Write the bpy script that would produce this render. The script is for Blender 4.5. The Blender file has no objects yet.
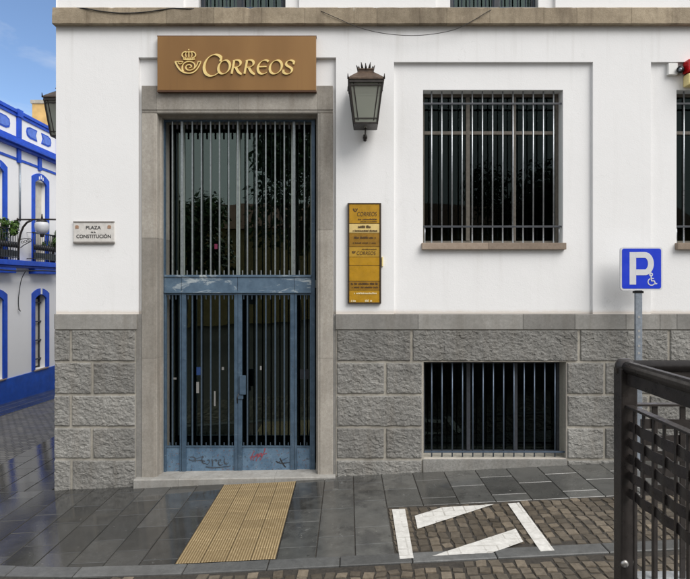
import bpy, bmesh, math, random
from mathutils import Vector, Matrix, noise

R = math.radians
rnd = random.Random(7)
scene = bpy.context.scene
COL = scene.collection

# ------------------------------------------------------------------ camera
F, D, EYE = 560.0, 7.0, 2.39          # focal length in photo pixels, metres to the facade, eye height
CX, CY = 348.0, 284.0                 # vanishing point of the facade normal, photo pixels
cam_d = bpy.data.cameras.new('camera')
cam = bpy.data.objects.new('camera', cam_d)
COL.objects.link(cam)
scene.camera = cam
cam.location = (0, -D, EYE)
cam.rotation_euler = (R(90), 0, 0)
cam_d.sensor_fit = 'HORIZONTAL'
cam_d.sensor_width = 36
cam_d.lens = 36 * F / 690
cam_d.shift_x = -(CX - 345) / 690
cam_d.shift_y = -(289.5 - CY) / 690
cam_d.clip_start = 0.05
cam_d.clip_end = 600

# ------------------------------------------------------------------ sky, sun, exposure
SUN_EL, SUN_AZ = R(48), R(134)
world = bpy.data.worlds.new('World')
scene.world = world
world.use_nodes = True
wn = world.node_tree.nodes
wl = world.node_tree.links
wn.clear()
sky = wn.new('ShaderNodeTexSky')
sky.sky_type = 'NISHITA'
sky.sun_disc = False
sky.sun_elevation = SUN_EL
sky.sun_rotation = SUN_AZ
sky.altitude = 1500
sky.air_density = 1.0
sky.dust_density = 0.3
sky.ozone_density = 2.2
bg = wn.new('ShaderNodeBackground')
bg.inputs[1].default_value = 0.066
wo = wn.new('ShaderNodeOutputWorld')
# broken cloud: white over the square and overhead, open blue beyond the side street
tcw = wn.new('ShaderNodeTexCoord')
cn = wn.new('ShaderNodeTexNoise')
cn.inputs['Scale'].default_value = 2.6; cn.inputs['Detail'].default_value = 9; cn.inputs['Roughness'].default_value = 0.55; cn.inputs['Distortion'].default_value = 0.3
cmap = wn.new('ShaderNodeMapping'); cmap.inputs['Scale'].default_value = (1, 1, 2.4); cmap.inputs['Location'].default_value = (0.3, 0.1, 0.0)
wl.new(tcw.outputs['Generated'], cmap.inputs[0]); wl.new(cmap.outputs[0], cn.inputs['Vector'])
dotn = wn.new('ShaderNodeVectorMath'); dotn.operation = 'DOT_PRODUCT'; dotn.inputs[1].default_value = (0.10, -0.27, 0.20)
wl.new(tcw.outputs['Generated'], dotn.inputs[0])
addn = wn.new('ShaderNodeMath'); addn.operation = 'ADD'
wl.new(cn.outputs[0], addn.inputs[0]); wl.new(dotn.outputs['Value'], addn.inputs[1])
crp = wn.new('ShaderNodeValToRGB')
crp.color_ramp.elements[0].position = 0.30; crp.color_ramp.elements[0].color = (0, 0, 0, 1)
crp.color_ramp.elements[1].position = 0.56; crp.color_ramp.elements[1].color = (1, 1, 1, 1)
wl.new(addn.outputs[0], crp.inputs[0])
cmx = wn.new('ShaderNodeMix'); cmx.data_type = 'RGBA'
wl.new(crp.outputs[0], cmx.inputs[0]); wl.new(sky.outputs[0], cmx.inputs[6]); cmx.inputs[7].default_value = (4.7, 4.85, 5.05, 1)
wl.new(cmx.outputs[2], bg.inputs[0])
wl.new(bg.outputs[0], wo.inputs[0])
sun_d = bpy.data.lights.new('sun', 'SUN')
sun_d.energy = 1.3
sun_d.angle = R(45)
sun_d.color = (1.0, 0.96, 0.915)
sun = bpy.data.objects.new('sun', sun_d)
COL.objects.link(sun)
sdir = Vector((math.sin(SUN_AZ) * math.cos(SUN_EL), math.cos(SUN_AZ) * math.cos(SUN_EL), math.sin(SUN_EL)))
sun.rotation_euler = sdir.to_track_quat('Z', 'Y').to_euler()
sun.location = (-6, -20, 20)
vs = scene.view_settings
vs.view_transform = 'Standard'
vs.look = 'None'
vs.gamma = 1
vs.use_curve_mapping = False
vs.exposure = 1.47
scene.cycles.max_bounces = 8
scene.cycles.transparent_max_bounces = 12

# ------------------------------------------------------------------ coordinates
def P(px, py, y=0.0):
    """point of the plane at world depth y that the photo shows at (px, py)"""
    k = (D + y) / F
    return Vector(((px - CX) * k, y, EYE + (CY - py) * k))
def PX(px, y=0.0): return (px - CX) * (D + y) / F
def PZ(py, y=0.0): return EYE + (CY - py) * (D + y) / F
SL = 0.0498
def gz(x, y):
    xx = max(-16, min(14, x))
    return SL * xx - 0.035 * max(0, min(y, 40) - 3.0)
def G(px, py):
    a, b = (px - CX) / F, (CY - py) / F
    Z = EYE / (SL * a - b)
    return Vector((a * Z, Z - D))

# ------------------------------------------------------------------ mesh helpers
class MB:
    def __init__(s): s.v = []; s.f = []; s.t = []; s.sm = []
    def add(s, vs, fs, t=0.0, smooth=False):
        o = len(s.v)
        s.v += [tuple(v) for v in vs]
        for f in fs:
            s.f.append([i + o for i in f]); s.t.append(t); s.sm.append(smooth)
        return s
    def box(s, x0, x1, y0, y1, z0, z1, t=0.0, b=0.0):
        if b <= 0:
            vs = [(x, y, z) for z in (z0, z1) for y in (y0, y1) for x in (x0, x1)]
            return s.add(vs, [(0, 2, 3, 1), (4, 5, 7, 6), (0, 1, 5, 4), (2, 6, 7, 3), (0, 4, 6, 2), (1, 3, 7, 5)], t)
        bm = bmesh.new()
        bmesh.ops.create_cube(bm, size=1)
        for v in bm.verts:
            v.co = Vector(((x0 + x1) / 2 + v.co.x * (x1 - x0), (y0 + y1) / 2 + v.co.y * (y1 - y0), (z0 + z1) / 2 + v.co.z * (z1 - z0)))
        bmesh.ops.bevel(bm, geom=bm.edges[:], offset=b, segments=2, profile=0.6, affect='EDGES')
        return s.bm(bm, t)
    def bm(s, bm, t=0.0, smooth=False):
        bm.verts.index_update()
        s.add([v.co for v in bm.verts], [[v.index for v in f.verts] for f in bm.faces], t, smooth)
        bm.free()
        return s
    def tube(s, pts, r, n=8, t=0.0, cap=True, smooth=True):
        pts = [Vector(p) for p in pts]
        rs = r if isinstance(r, (list, tuple)) else [r] * len(pts)
        vs = []; fs = []
        up = None
        for i, p in enumerate(pts):
            d = (pts[min(i + 1, len(pts) - 1)] - pts[max(i - 1, 0)]).normalized()
            if up is None:
                up = Vector((0, 0, 1)) if abs(d.z) < 0.9 else Vector((1, 0, 0))
            u = d.cross(up)
            if u.length < 1e-5: u = d.orthogonal()
            u.normalize()
            w = u.cross(d).normalized(); up = w
            for k in range(n):
                a = 2 * math.pi * (k + .5) / n
                vs.append(p + (u * math.cos(a) + w * math.sin(a)) * rs[i])
        for i in range(len(pts) - 1):
            for k in range(n):
                a, b = i * n + k, i * n + (k + 1) % n
                fs.append((a, b, b + n, a + n))
        if cap:
            fs.append(tuple(reversed(range(n)))); fs.append(tuple(range((len(pts) - 1) * n, len(pts) * n)))
        return s.add(vs, fs, t, smooth)
    def lathe(s, c, prof, n=16, t=0.0, smooth=True):
        vs = []; fs = []
        for r, z in prof:
            for k in range(n):
                a = 2 * math.pi * (k + .5) / n
                vs.append((c[0] + r * math.cos(a), c[1] + r * math.sin(a), c[2] + z))
        for i in range(len(prof) - 1):
            for k in range(n):
                a, b = i * n + k, i * n + (k + 1) % n
                fs.append((a, b, b + n, a + n))
        fs.append(tuple(reversed(range(n)))); fs.append(tuple(range((len(prof) - 1) * n, len(prof) * n)))
        return s.add(vs, fs, t, smooth)
    def prism(s, poly, y0, y1, t=0.0):
        """outline in (x, z), front at y0, back at y1"""
        n = len(poly)
        vs = [(p[0], y0, p[1]) for p in poly] + [(p[0], y1, p[1]) for p in poly]
        fs = [tuple(range(n)), tuple(reversed(range(n, 2 * n)))]
        fs += [((i + 1) % n, i, n + i, n + (i + 1) % n) for i in range(n)]
        return s.add(vs, fs, t)
    def xf(s, m):
        s.v = [tuple(m @ Vector(v)) for v in s.v]; return s

ORG = {}
def pieces(name, mb, m, parent=None):
    """every loose piece of the mesh as an object of its own"""
    par = list(range(len(mb.v)))
    def find(i):
        while par[i] != i: par[i] = par[par[i]]; i = par[i]
        return i
    for f in mb.f:
        for k in f[1:]: par[find(k)] = find(f[0])
    by = {}
    for f, t, sm in zip(mb.f, mb.t, mb.sm): by.setdefault(find(f[0]), []).append((f, t, sm))
    out = []
    for fl in by.values():
        q = MB(); ix = {}
        for f, t, sm in fl:
            for i in f:
                if i not in ix: ix[i] = len(q.v); q.v.append(mb.v[i])
            q.f.append([ix[i] for i in f]); q.t.append(t); q.sm.append(sm)
        out.append(obj(name, q, m, parent))
    return out
def empty(name, loc=(0, 0, 0), rz=0.0):
    o = bpy.data.objects.new(name, None)
    o.empty_display_size = 0.2
    COL.objects.link(o)
    o.location = loc; o.rotation_euler = (0, 0, rz)
    ORG[o.name] = Vector(loc)
    return o
def obj(name, mb, m, parent=None, local=False, loc=None):
    """one mesh object; vertices are in world space unless local"""
    me = bpy.data.meshes.new(name)
    org = ORG[parent.name] if parent is not None else (Vector(loc) if loc is not None else Vector((0, 0, 0)))
    vs = mb.v if local else [Vector(v) - org for v in mb.v]
    me.from_pydata([tuple(v) for v in vs], [], mb.f)
    me.polygons.foreach_set('use_smooth', mb.sm)
    if any(mb.t):
        at = me.attributes.new('tint', 'FLOAT', 'FACE')
        at.data.foreach_set('value', mb.t)
    me.update()
    bm = bmesh.new(); bm.from_mesh(me)
    bmesh.ops.recalc_face_normals(bm, faces=bm.faces[:])
    bm.to_mesh(me); bm.free()
    if m is not None: me.materials.append(m)
    o = bpy.data.objects.new(name, me)
    COL.objects.link(o)
    if parent is not None:
        o.parent = parent; ORG[o.name] = org
    else:
        o.location = org; ORG[o.name] = org
    return o
def tag(o, label=None, cat=None, group=None, kind=None):
    if label: o['label'] = label
    if cat: o['category'] = cat
    if group: o['group'] = group
    if kind: o['kind'] = kind
    return o
def struct(name, mb, m):
    return tag(obj(name, mb, m), kind='structure')
def copy_tree(o, parent=None):
    c = o.copy(); COL.objects.link(c); c.parent = parent
    for ch in list(o.children): copy_tree(ch, c)
    return c

def text_mb(body, size, width=None, shear=0.0, extrude=0.0, bold=0.0):
    """flat lettering in the xz plane facing -y, centred on the origin"""
    cu = bpy.data.curves.new('lettering_curve', 'FONT')
    cu.body = body; cu.size = size; cu.shear = shear; cu.extrude = extrude; cu.offset = bold
    cu.align_x = 'CENTER'; cu.align_y = 'CENTER'; cu.resolution_u = 5
    ob = bpy.data.objects.new('lettering_curve', cu)
    COL.objects.link(ob)
    dg = bpy.context.evaluated_depsgraph_get()
    me = bpy.data.meshes.new_from_object(ob.evaluated_get(dg))
    mb = MB()
    vs = [Vector((v.co.x, -v.co.z, v.co.y)) for v in me.vertices]
    if width and vs:
        w = max(v.x for v in vs) - min(v.x for v in vs)
        cxx = (max(v.x for v in vs) + min(v.x for v in vs)) / 2
        for v in vs: v.x = (v.x - cxx) * width / w
    mb.add(vs, [list(p.vertices) for p in me.polygons])
    bpy.data.objects.remove(ob); bpy.data.curves.remove(cu); bpy.data.meshes.remove(me)
    return mb
def shift(mb, v):
    mb.v = [tuple(Vector(p) + Vector(v)) for p in mb.v]; return mb
def merge(mb, other, t=0.0):
    mb.add(other.v, other.f, t); return mb

def arc(cx, cy, rx, ry, a0, a1, n=26):
    return [(cx + rx * math.cos(R(a0 + (a1 - a0) * i / (n - 1))), cy + ry * math.sin(R(a0 + (a1 - a0) * i / (n - 1)))) for i in range(n)]
def bez(p0, p1, p2, p3, n=18):
    out = []
    for i in range(n):
        t = i / (n - 1); s_ = 1 - t
        out.append(tuple(s_ ** 3 * p0[k] + 3 * s_ * s_ * t * p1[k] + 3 * s_ * t * t * p2[k] + t ** 3 * p3[k] for k in (0, 1)))
    return out
def lin(a, b, n=8): return [(a[0] + (b[0] - a[0]) * i / (n - 1), a[1] + (b[1] - a[1]) * i / (n - 1)) for i in range(n)]

# ------------------------------------------------------------------ materials
class NT:
    def __init__(s, name):
        s.m = bpy.data.materials.new(name); s.m.use_nodes = True
        s.n = s.m.node_tree.nodes; s.l = s.m.node_tree.links
        s.b = s.n['Principled BSDF']
        s.pos = s.n.new('ShaderNodeNewGeometry').outputs['Position']
    def link(s, a, b): s.l.new(a, b)
    def noise(s, scale, detail=6, rough=0.6, vec=None, dist=0.0):
        n = s.n.new('ShaderNodeTexNoise')
        n.inputs['Scale'].default_value = scale; n.inputs['Detail'].default_value = detail
        n.inputs['Roughness'].default_value = rough; n.inputs['Distortion'].default_value = dist
        s.link(vec or s.pos, n.inputs['Vector']); return n.outputs[0]
    def mapped(s, sc, loc=(0, 0, 0), rot=(0, 0, 0)):
        n = s.n.new('ShaderNodeMapping')
        n.inputs['Scale'].default_value = sc; n.inputs['Location'].default_value = loc; n.inputs['Rotation'].default_value = rot
        s.link(s.pos, n.inputs['Vector']); return n.outputs[0]
    def ramp(s, fac, stops, interp='LINEAR'):
        n = s.n.new('ShaderNodeValToRGB'); n.color_ramp.interpolation = interp
        e = n.color_ramp.elements
        while len(e) < len(stops): e.new(0.5)
        for i, (p, c) in enumerate(stops):
            e[i].position = p
            e[i].color = (c, c, c, 1) if isinstance(c, (int, float)) else (*c, 1)
        s.link(fac, n.inputs[0]); return n.outputs[0]
    def mix(s, fac, a, b, mode='MIX'):
        n = s.n.new('ShaderNodeMix'); n.data_type = 'RGBA'; n.blend_type = mode
        for sock, v in ((n.inputs[0], fac), (n.inputs[6], a), (n.inputs[7], b)):
            if isinstance(v, (int, float)):
                sock.default_value = v if sock == n.inputs[0] else (v, v, v, 1)
            elif isinstance(v, tuple): sock.default_value = (*v, 1)
            else: s.link(v, sock)
        return n.outputs[2]
    def math(s, op, a, b=0.0, clamp=False):
        n = s.n.new('ShaderNodeMath'); n.operation = op; n.use_clamp = clamp
        for sock, v in ((n.inputs[0], a), (n.inputs[1], b)):
            if isinstance(v, (int, float)): sock.default_value = v
            else: s.link(v, sock)
        return n.outputs[0]
    def sep(s, vec=None):
        n = s.n.new('ShaderNodeSeparateXYZ'); s.link(vec or s.pos, n.inputs[0]); return n.outputs
    def attr(s, name='tint'):
        n = s.n.new('ShaderNodeAttribute'); n.attribute_name = name; return n.outputs['Fac']
    def bump(s, h, strength=0.3, dist=0.01):
        n = s.n.new('ShaderNodeBump'); n.inputs['Strength'].default_value = strength; n.inputs['Distance'].default_value = dist
        s.link(h, n.inputs['Height']); s.link(n.outputs[0], s.b.inputs['Normal']); return n.outputs[0]
    def color(s, c):
        if isinstance(c, tuple): s.b.inputs['Base Color'].default_value = (*c, 1)
        else: s.link(c, s.b.inputs['Base Color'])
    def rough(s, r):
        if isinstance(r, (int, float)): s.b.inputs['Roughness'].default_value = r
        else: s.link(r, s.b.inputs['Roughness'])
    def metal(s, v): s.b.inputs['Metallic'].default_value = v
    def spec(s, v): s.b.inputs['Specular IOR Level'].default_value = v

def simple(name, c, rough=0.5, metal=0.0, var=0.18, scale=14.0, bump=0.0, spec=0.5):
    """paint, metal or plaster with a little uneven wear"""
    t = NT(name)
    f = t.noise(scale, 6, 0.65)
    lo = tuple(max(0, x * (1 - var)) for x in c); hi = tuple(min(1, x * (1 + var)) for x in c)
    t.color(t.ramp(f, [(0.3, lo), (0.7, hi)]))
    t.rough(t.ramp(t.noise(scale * 2.3, 4), [(0.3, max(0.02, rough - 0.08)), (0.7, min(1, rough + 0.1))]))
    t.metal(metal); t.spec(spec)
    if bump: t.bump(t.noise(scale * 6, 4), bump, 0.004)
    return t.m

def white_plaster(name, base=(0.81, 0.81, 0.81), grime=0.5):
    t = NT(name)
    big = t.noise(0.9, 5, 0.6)
    c = t.ramp(big, [(0.3, tuple(x * 0.955 for x in base)), (0.7, base)])
    streak = t.noise(1.0, 5, 0.6, t.mapped((7, 7, 0.5)))
    c = t.mix(t.ramp(streak, [(0.56, 0.0), (0.82, 0.22 * grime)]), c, (0.42, 0.40, 0.36))
    spots = t.noise(11, 3, 0.5)
    c = t.mix(t.ramp(spots, [(0.70, 0.0), (0.78, 0.14 * grime)]), c, (0.45, 0.42, 0.38))
    vor = t.n.new('ShaderNodeTexVoronoi'); vor.feature = 'DISTANCE_TO_EDGE'; vor.inputs['Scale'].default_value = 0.55
    wv = t.n.new('ShaderNodeVectorMath'); wv.operation = 'ADD'
    nv_ = t.n.new('ShaderNodeTexNoise'); nv_.inputs['Scale'].default_value = 3.0; nv_.inputs['Detail'].default_value = 6
    t.link(t.pos, nv_.inputs['Vector']); t.link(t.pos, wv.inputs[0]); t.link(nv_.outputs[1], wv.inputs[1]); t.link(wv.outputs[0], vor.inputs['Vector'])
    crk = t.math('MULTIPLY', t.ramp(vor.outputs['Distance'], [(0.0, 0.22), (0.003, 0.0)]), t.ramp(t.noise(1.7, 3), [(0.5, 0.0), (0.6, 1.0)]))
    c = t.mix(crk, c, (0.45, 0.44, 0.42))
    t.color(c); t.rough(0.85); t.spec(0.2)
    t.bump(t.math('ADD', t.noise(60, 5), t.math('MULTIPLY', t.noise(5, 4), 1.5)), 0.22, 0.006)
    return t
def mk_wall():
    t = white_plaster('white_render')
    # rusty damp line and drips just above the stone band, and a grey line below the cornice
    src = t.b.inputs['Base Color'].links[0].from_socket
    z = t.sep()[2]
    wob = t.math('MULTIPLY', t.noise(1.0, 5, 0.7, t.mapped((5, 5, 1.2))), 0.05)
    low = t.math('SUBTRACT', t.math('ADD', z, t.math('MULTIPLY', wob, -1.0)), PZ(314))
    m = t.ramp(t.math('MULTIPLY', low, 10.0), [(0.0, 0.45), (0.10, 0.20), (0.35, 0.0)])
    c = t.mix(m, src, (0.55, 0.44, 0.32))
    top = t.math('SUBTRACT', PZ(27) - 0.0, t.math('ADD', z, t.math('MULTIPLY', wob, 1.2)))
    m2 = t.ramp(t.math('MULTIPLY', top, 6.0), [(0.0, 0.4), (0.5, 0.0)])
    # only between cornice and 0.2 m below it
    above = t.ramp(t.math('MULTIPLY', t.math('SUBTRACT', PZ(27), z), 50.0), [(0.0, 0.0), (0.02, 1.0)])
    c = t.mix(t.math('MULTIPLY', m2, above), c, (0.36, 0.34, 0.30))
    xs_ = t.sep()[0]
    drip = t.noise(1.0, 4, 0.6, t.mapped((8, 1, 0.3), (3.3, 0, 0)))
    dm = t.ramp(drip, [(0.55, 0.0), (0.75, 0.32)])
    zsill = PZ(248)
    fade = t.ramp(t.math('MULTIPLY', t.math('SUBTRACT', zsill, z), 1.6), [(0.0, 0.0), (0.02, 0.55), (1.0, 0.0)])
    inx = t.math('MULTIPLY', t.math('GREATER_THAN', xs_, PX(422)), t.math('LESS_THAN', xs_, PX(566)))
    c = t.mix(t.math('MULTIPLY', t.math('MULTIPLY', dm, fade), inx), c, (0.40, 0.36, 0.30))
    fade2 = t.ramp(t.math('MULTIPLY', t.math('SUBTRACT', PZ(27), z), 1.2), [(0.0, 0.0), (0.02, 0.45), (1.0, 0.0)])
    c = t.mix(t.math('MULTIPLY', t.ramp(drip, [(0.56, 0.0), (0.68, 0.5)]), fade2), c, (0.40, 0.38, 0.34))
    t.color(c)
    return t.m
M = {}
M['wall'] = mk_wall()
M['plaster'] = white_plaster('white_limewash', (0.83, 0.83, 0.83), 0.5).m

def stone(name, c1, c2, scale=30, bump=0.5, rough=0.75, stains=0.4, warm=(0.20, 0.15, 0.10)):
    t = NT(name)
    f = t.noise(scale, 8, 0.7)
    c = t.ramp(f, [(0.28, c1), (0.72, c2)])
    sp = t.noise(scale * 9, 2, 0.5)
    c = t.mix(t.ramp(sp, [(0.55, 0.0), (0.72, 0.4)]), c, tuple(x * 0.45 for x in c1))
    c = t.mix(t.ramp(t.noise(scale * 7, 2, 0.5, t.mapped((1, 1, 1), (4, 2, 7))), [(0.60, 0.0), (0.75, 0.4)]), c, tuple(min(1, x * 1.5) for x in c2))
    st = t.noise(1.0, 6, 0.65, t.mapped((6, 6, 0.9)))
    c = t.mix(t.ramp(st, [(0.48, 0.0), (0.75, stains)]), c, warm)
    bg_ = t.noise(2.4, 5, 0.6)
    c = t.mix(t.ramp(bg_, [(0.35, 0.35), (0.6, 0.0)]), c, tuple(x * 0.6 for x in c1))
    c = t.mix(1.0, c, t.ramp(t.attr(), [(0.0, 1.0), (0.15, 0.78), (1.0, 1.22)]), 'MULTIPLY')
    t.color(c); t.rough(rough); t.spec(0.3)
    t.bump(t.math('ADD', t.noise(scale * 2.5, 8, 0.7), t.math('MULTIPLY', sp, 0.5)), bump, 0.008)
    return t.m
M['granite_rough'] = stone('rough_grey_granite', (0.17, 0.167, 0.155), (0.345, 0.338, 0.318), 30, 0.9, 0.85, 0.35, (0.15, 0.12, 0.085))
M['granite_band'] = stone('smooth_grey_granite', (0.225, 0.22, 0.205), (0.325, 0.315, 0.295), 26, 0.3, 0.75, 0.45, (0.12, 0.10, 0.075))
M['granite_door'] = stone('brownish_granite', (0.26, 0.24, 0.21), (0.38, 0.355, 0.315), 34, 0.35, 0.75, 0.5, (0.13, 0.10, 0.07))
M['cornice'] = stone('weathered_ochre_stone', (0.26, 0.21, 0.145), (0.40, 0.335, 0.245), 20, 0.4, 0.85, 0.7, (0.09, 0.065, 0.045))
M['sill'] = stone('pinkish_sill_stone', (0.27, 0.21, 0.16), (0.38, 0.31, 0.25), 26, 0.3, 0.8, 0.4)
M['mortar'] = stone('pale_mortar', (0.33, 0.31, 0.27), (0.48, 0.45, 0.39), 40, 0.4, 0.9, 0.5, (0.10, 0.085, 0.07))
M['terrace'] = stone('pale_granite_coping', (0.24, 0.25, 0.26), (0.36, 0.37, 0.38), 30, 0.3, 0.6, 0.2)

def mk_blue_gate():
    t = NT('worn_blue_paint')
    c = t.ramp(t.noise(9, 7, 0.7), [(0.3, (0.038, 0.070, 0.110)), (0.7, (0.085, 0.135, 0.195))])
    z = t.sep()[2]
    chips = t.noise(26, 6, 0.72)
    c = t.mix(t.ramp(chips, [(0.62, 0.0), (0.66, 0.75)]), c, (0.045, 0.05, 0.06))
    scr = t.noise(1, 4, 0.6, t.mapped((14, 14, 60)))
    c = t.mix(t.ramp(scr, [(0.66, 0.0), (0.70, 0.5)]), c, (0.20, 0.25, 0.30))
    rust = t.noise(34, 5, 0.7, t.mapped((1, 1, 1), (3, 9, 1)))
    c = t.mix(t.ramp(rust, [(0.66, 0.0), (0.72, 0.7)]), c, (0.17, 0.07, 0.035))
    t.color(c); t.rough(t.ramp(chips, [(0.4, 0.32), (0.7, 0.6)])); t.metal(0.15)
    t.bump(chips, 0.12, 0.003)
    return t.m
M['gate'] = mk_blue_gate()
def mk_rail_faded():
    t = NT('faded_blue_rail_paint')
    c = t.ramp(t.noise(9, 7, 0.7), [(0.3, (0.055, 0.095, 0.145)), (0.7, (0.105, 0.165, 0.23))])
    f = t.noise(2.2, 6, 0.72, t.mapped((1.0, 1, 3.0), (2.1, 0, 0.4)), 0.8)
    x = t.sep()[0]
    msk = t.ramp(t.math('MULTIPLY_ADD', x, 0.25), [(0.0, 0), (1.0, 0)]) if False else None
    c = t.mix(t.ramp(f, [(0.52, 0.0), (0.60, 0.85)]), c, (0.40, 0.45, 0.47))
    t.color(c); t.rough(0.5)
    return t.m
M['gate_rail'] = mk_rail_faded()
def mk_kick():
    t = NT('chipped_blue_panel_paint')
    c = t.ramp(t.noise(9, 7, 0.7), [(0.3, (0.060, 0.115, 0.185)), (0.7, (0.150, 0.235, 0.33))])
    z = t.sep()[2]
    chips = t.noise(26, 6, 0.72)
    c = t.mix(t.ramp(chips, [(0.58, 0.0), (0.62, 0.8)]), c, (0.045, 0.05, 0.06))
    scr = t.noise(1, 4, 0.6, t.mapped((14, 14, 60)))
    c = t.mix(t.ramp(scr, [(0.66, 0.0), (0.70, 0.5)]), c, (0.20, 0.25, 0.30))
    rust = t.noise(34, 5, 0.7, t.mapped((1, 1, 1), (3, 9, 1)))
    c = t.mix(t.ramp(rust, [(0.60, 0.0), (0.66, 0.75)]), c, (0.17, 0.07, 0.035))
    t.color(c); t.rough(t.ramp(chips, [(0.4, 0.32), (0.7, 0.6)])); t.metal(0.15)
    t.bump(chips, 0.12, 0.003)
    return t.m
M['gate_kick'] = mk_kick()
M['gate_bar'] = simple('grey_blue_bar_paint', (0.26, 0.29, 0.30), 0.32, 0.5, 0.25, 20)
M['gate_bar_low'] = simple('blue_bar_paint', (0.065, 0.095, 0.13), 0.4, 0.3, 0.25, 20)
M['bar'] = simple('galvanised_grey_bar', (0.36, 0.38, 0.40), 0.32, 0.7, 0.2, 18)
M['bar_blue'] = simple('slate_blue_bar', (0.09, 0.12, 0.165), 0.4, 0.4, 0.22, 18)
M['dark_iron'] = simple('black_iron', (0.025, 0.025, 0.027), 0.4, 0.5, 0.3, 20)
M['rail_iron'] = simple('dark_brown_painted_iron', (0.034, 0.029, 0.027), 0.32, 0.25, 0.35, 16, 0.15)
M['steel_bolt'] = simple('steel_bolt', (0.42, 0.40, 0.38), 0.35, 0.9, 0.2, 40)
M['wood_frame'] = simple('greyed_wood_frame', (0.12, 0.105, 0.085), 0.6, 0, 0.3, 22)
M['dark_frame'] = simple('dark_grey_frame', (0.045, 0.05, 0.06), 0.45, 0, 0.25, 22)
M['alu'] = simple('pale_aluminium', (0.40, 0.45, 0.42), 0.4, 0.3, 0.15, 18)
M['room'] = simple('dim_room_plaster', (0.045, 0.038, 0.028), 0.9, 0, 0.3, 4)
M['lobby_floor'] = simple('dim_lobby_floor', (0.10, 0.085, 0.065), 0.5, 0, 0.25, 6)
M['paper'] = simple('white_paper', (0.33, 0.33, 0.32), 0.7, 0, 0.05, 30)
M['blue_paper'] = simple('blue_leaflet', (0.02, 0.06, 0.20), 0.6, 0, 0.15, 30)
M['pink_paper'] = simple('magenta_sticker', (0.20, 0.02, 0.07), 0.6, 0, 0.2, 30)

def mk_glass(name, tint=(0.55, 0.62, 0.60), ior=1.55, gcol=(0.80, 1.0, 0.95), wav=0.03):
    m = bpy.data.materials.new(name); m.use_nodes = True
    n, l = m.node_tree.nodes, m.node_tree.links
    n.clear()
    o = n.new('ShaderNodeOutputMaterial'); mx = n.new('ShaderNodeMixShader')
    tr = n.new('ShaderNodeBsdfTransparent'); tr.inputs[0].default_value = (*tint, 1)
    gl = n.new('ShaderNodeBsdfGlossy'); gl.inputs['Roughness'].default_value = 0.01; gl.inputs[0].default_value = (*gcol, 1)
    fr = n.new('ShaderNodeFresnel'); fr.inputs[0].default_value = ior
    g = n.new('ShaderNodeNewGeometry'); nz = n.new('ShaderNodeTexNoise'); nz.inputs['Scale'].default_value = 1.6
    bp = n.new('ShaderNodeBump'); bp.inputs['Strength'].default_value = wav; bp.inputs['Distance'].default_value = 0.05
    l.new(g.outputs['Position'], nz.inputs['Vector']); l.new(nz.outputs[0], bp.inputs['Height'])
    l.new(bp.outputs[0], gl.inputs['Normal'])
    l.new(fr.outputs[0], mx.inputs[0]); l.new(tr.outputs[0], mx.inputs[1]); l.new(gl.outputs[0], mx.inputs[2])
    l.new(mx.outputs[0], o.inputs[0])
    return m
M['glass'] = mk_glass('window_glass', (0.45, 0.5, 0.5), 1.27)
M['door_glass'] = mk_glass('door_glass', (0.5, 0.58, 0.55), 1.8, (0.85, 1.0, 0.92))
M['lamp_glass'] = mk_glass('dusty_lantern_glass', (0.78, 0.80, 0.76), 1.5, (1, 1, 1), 0.1)
def dusty(m):
    n, l = m.node_tree.nodes, m.node_tree.links
    out = next(x for x in n if x.type == 'OUTPUT_MATERIAL')
    old = out.inputs[0].links[0].from_socket
    df = n.new('ShaderNodeBsdfDiffuse'); df.inputs[0].default_value = (0.60, 0.63, 0.55, 1)
    tl_ = n.new('ShaderNodeBsdfTranslucent'); tl_.inputs[0].default_value = (0.45, 0.47, 0.40, 1)
    m1 = n.new('ShaderNodeMixShader'); m1.inputs[0].default_value = 0.5
    l.new(df.outputs[0], m1.inputs[1]); l.new(tl_.outputs[0], m1.inputs[2])
    m2 = n.new('ShaderNodeMixShader'); m2.inputs[0].default_value = 0.6
    l.new(old, m2.inputs[1]); l.new(m1.outputs[0], m2.inputs[2]); l.new(m2.outputs[0], out.inputs[0])
dusty(M['lamp_glass'])

def mk_sign_brown():
    t = NT('brown_sign_enamel')
    c = t.ramp(t.noise(0.9, 3, 0.5, t.mapped((1.6, 1, 0.35))), [(0.3, (0.190, 0.094, 0.026)), (0.72, (0.290, 0.155, 0.050))])
    c = t.mix(t.ramp(t.noise(1, 4, 0.6, t.mapped((22, 1, 0.8))), [(0.6, 0.0), (0.8, 0.3)]), c, (0.12, 0.05, 0.02))
    t.color(c); t.rough(0.42); t.spec(0.4)
    return t.m
M['sign'] = mk_sign_brown()
M['sign_edge'] = simple('dark_brown_edge', (0.11, 0.052, 0.026), 0.45, 0, 0.15, 10)
M['gold'] = simple('pale_gold_letter', (0.82, 0.62, 0.25), 0.35, 0.25, 0.10, 12)
M['gold_panel'] = simple('ochre_gold_panel', (0.46, 0.25, 0.018), 0.3, 0.15, 0.16, 9)
M['gold_panel_dark'] = simple('brown_gold_panel', (0.31, 0.165, 0.022), 0.3, 0.15, 0.16, 9)
M['cream_panel'] = simple('cream_panel', (0.66, 0.50, 0.20), 0.4, 0, 0.12, 14)
M['pale_gold_panel'] = simple('light_gold_panel', (0.47, 0.28, 0.04), 0.3, 0.15, 0.14, 9)
M['brown_frame'] = simple('dark_bronze_frame', (0.06, 0.042, 0.028), 0.4, 0.4, 0.2, 14)
M['ink'] = simple('dark_brown_ink', (0.06, 0.03, 0.008), 0.6, 0, 0.2, 40)
M['black_ink'] = simple('black_lettering', (0.02, 0.02, 0.022), 0.6, 0, 0.2, 40)
M['white_ink'] = simple('cream_lettering', (0.72, 0.62, 0.40), 0.6, 0, 0.1, 40)
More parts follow.
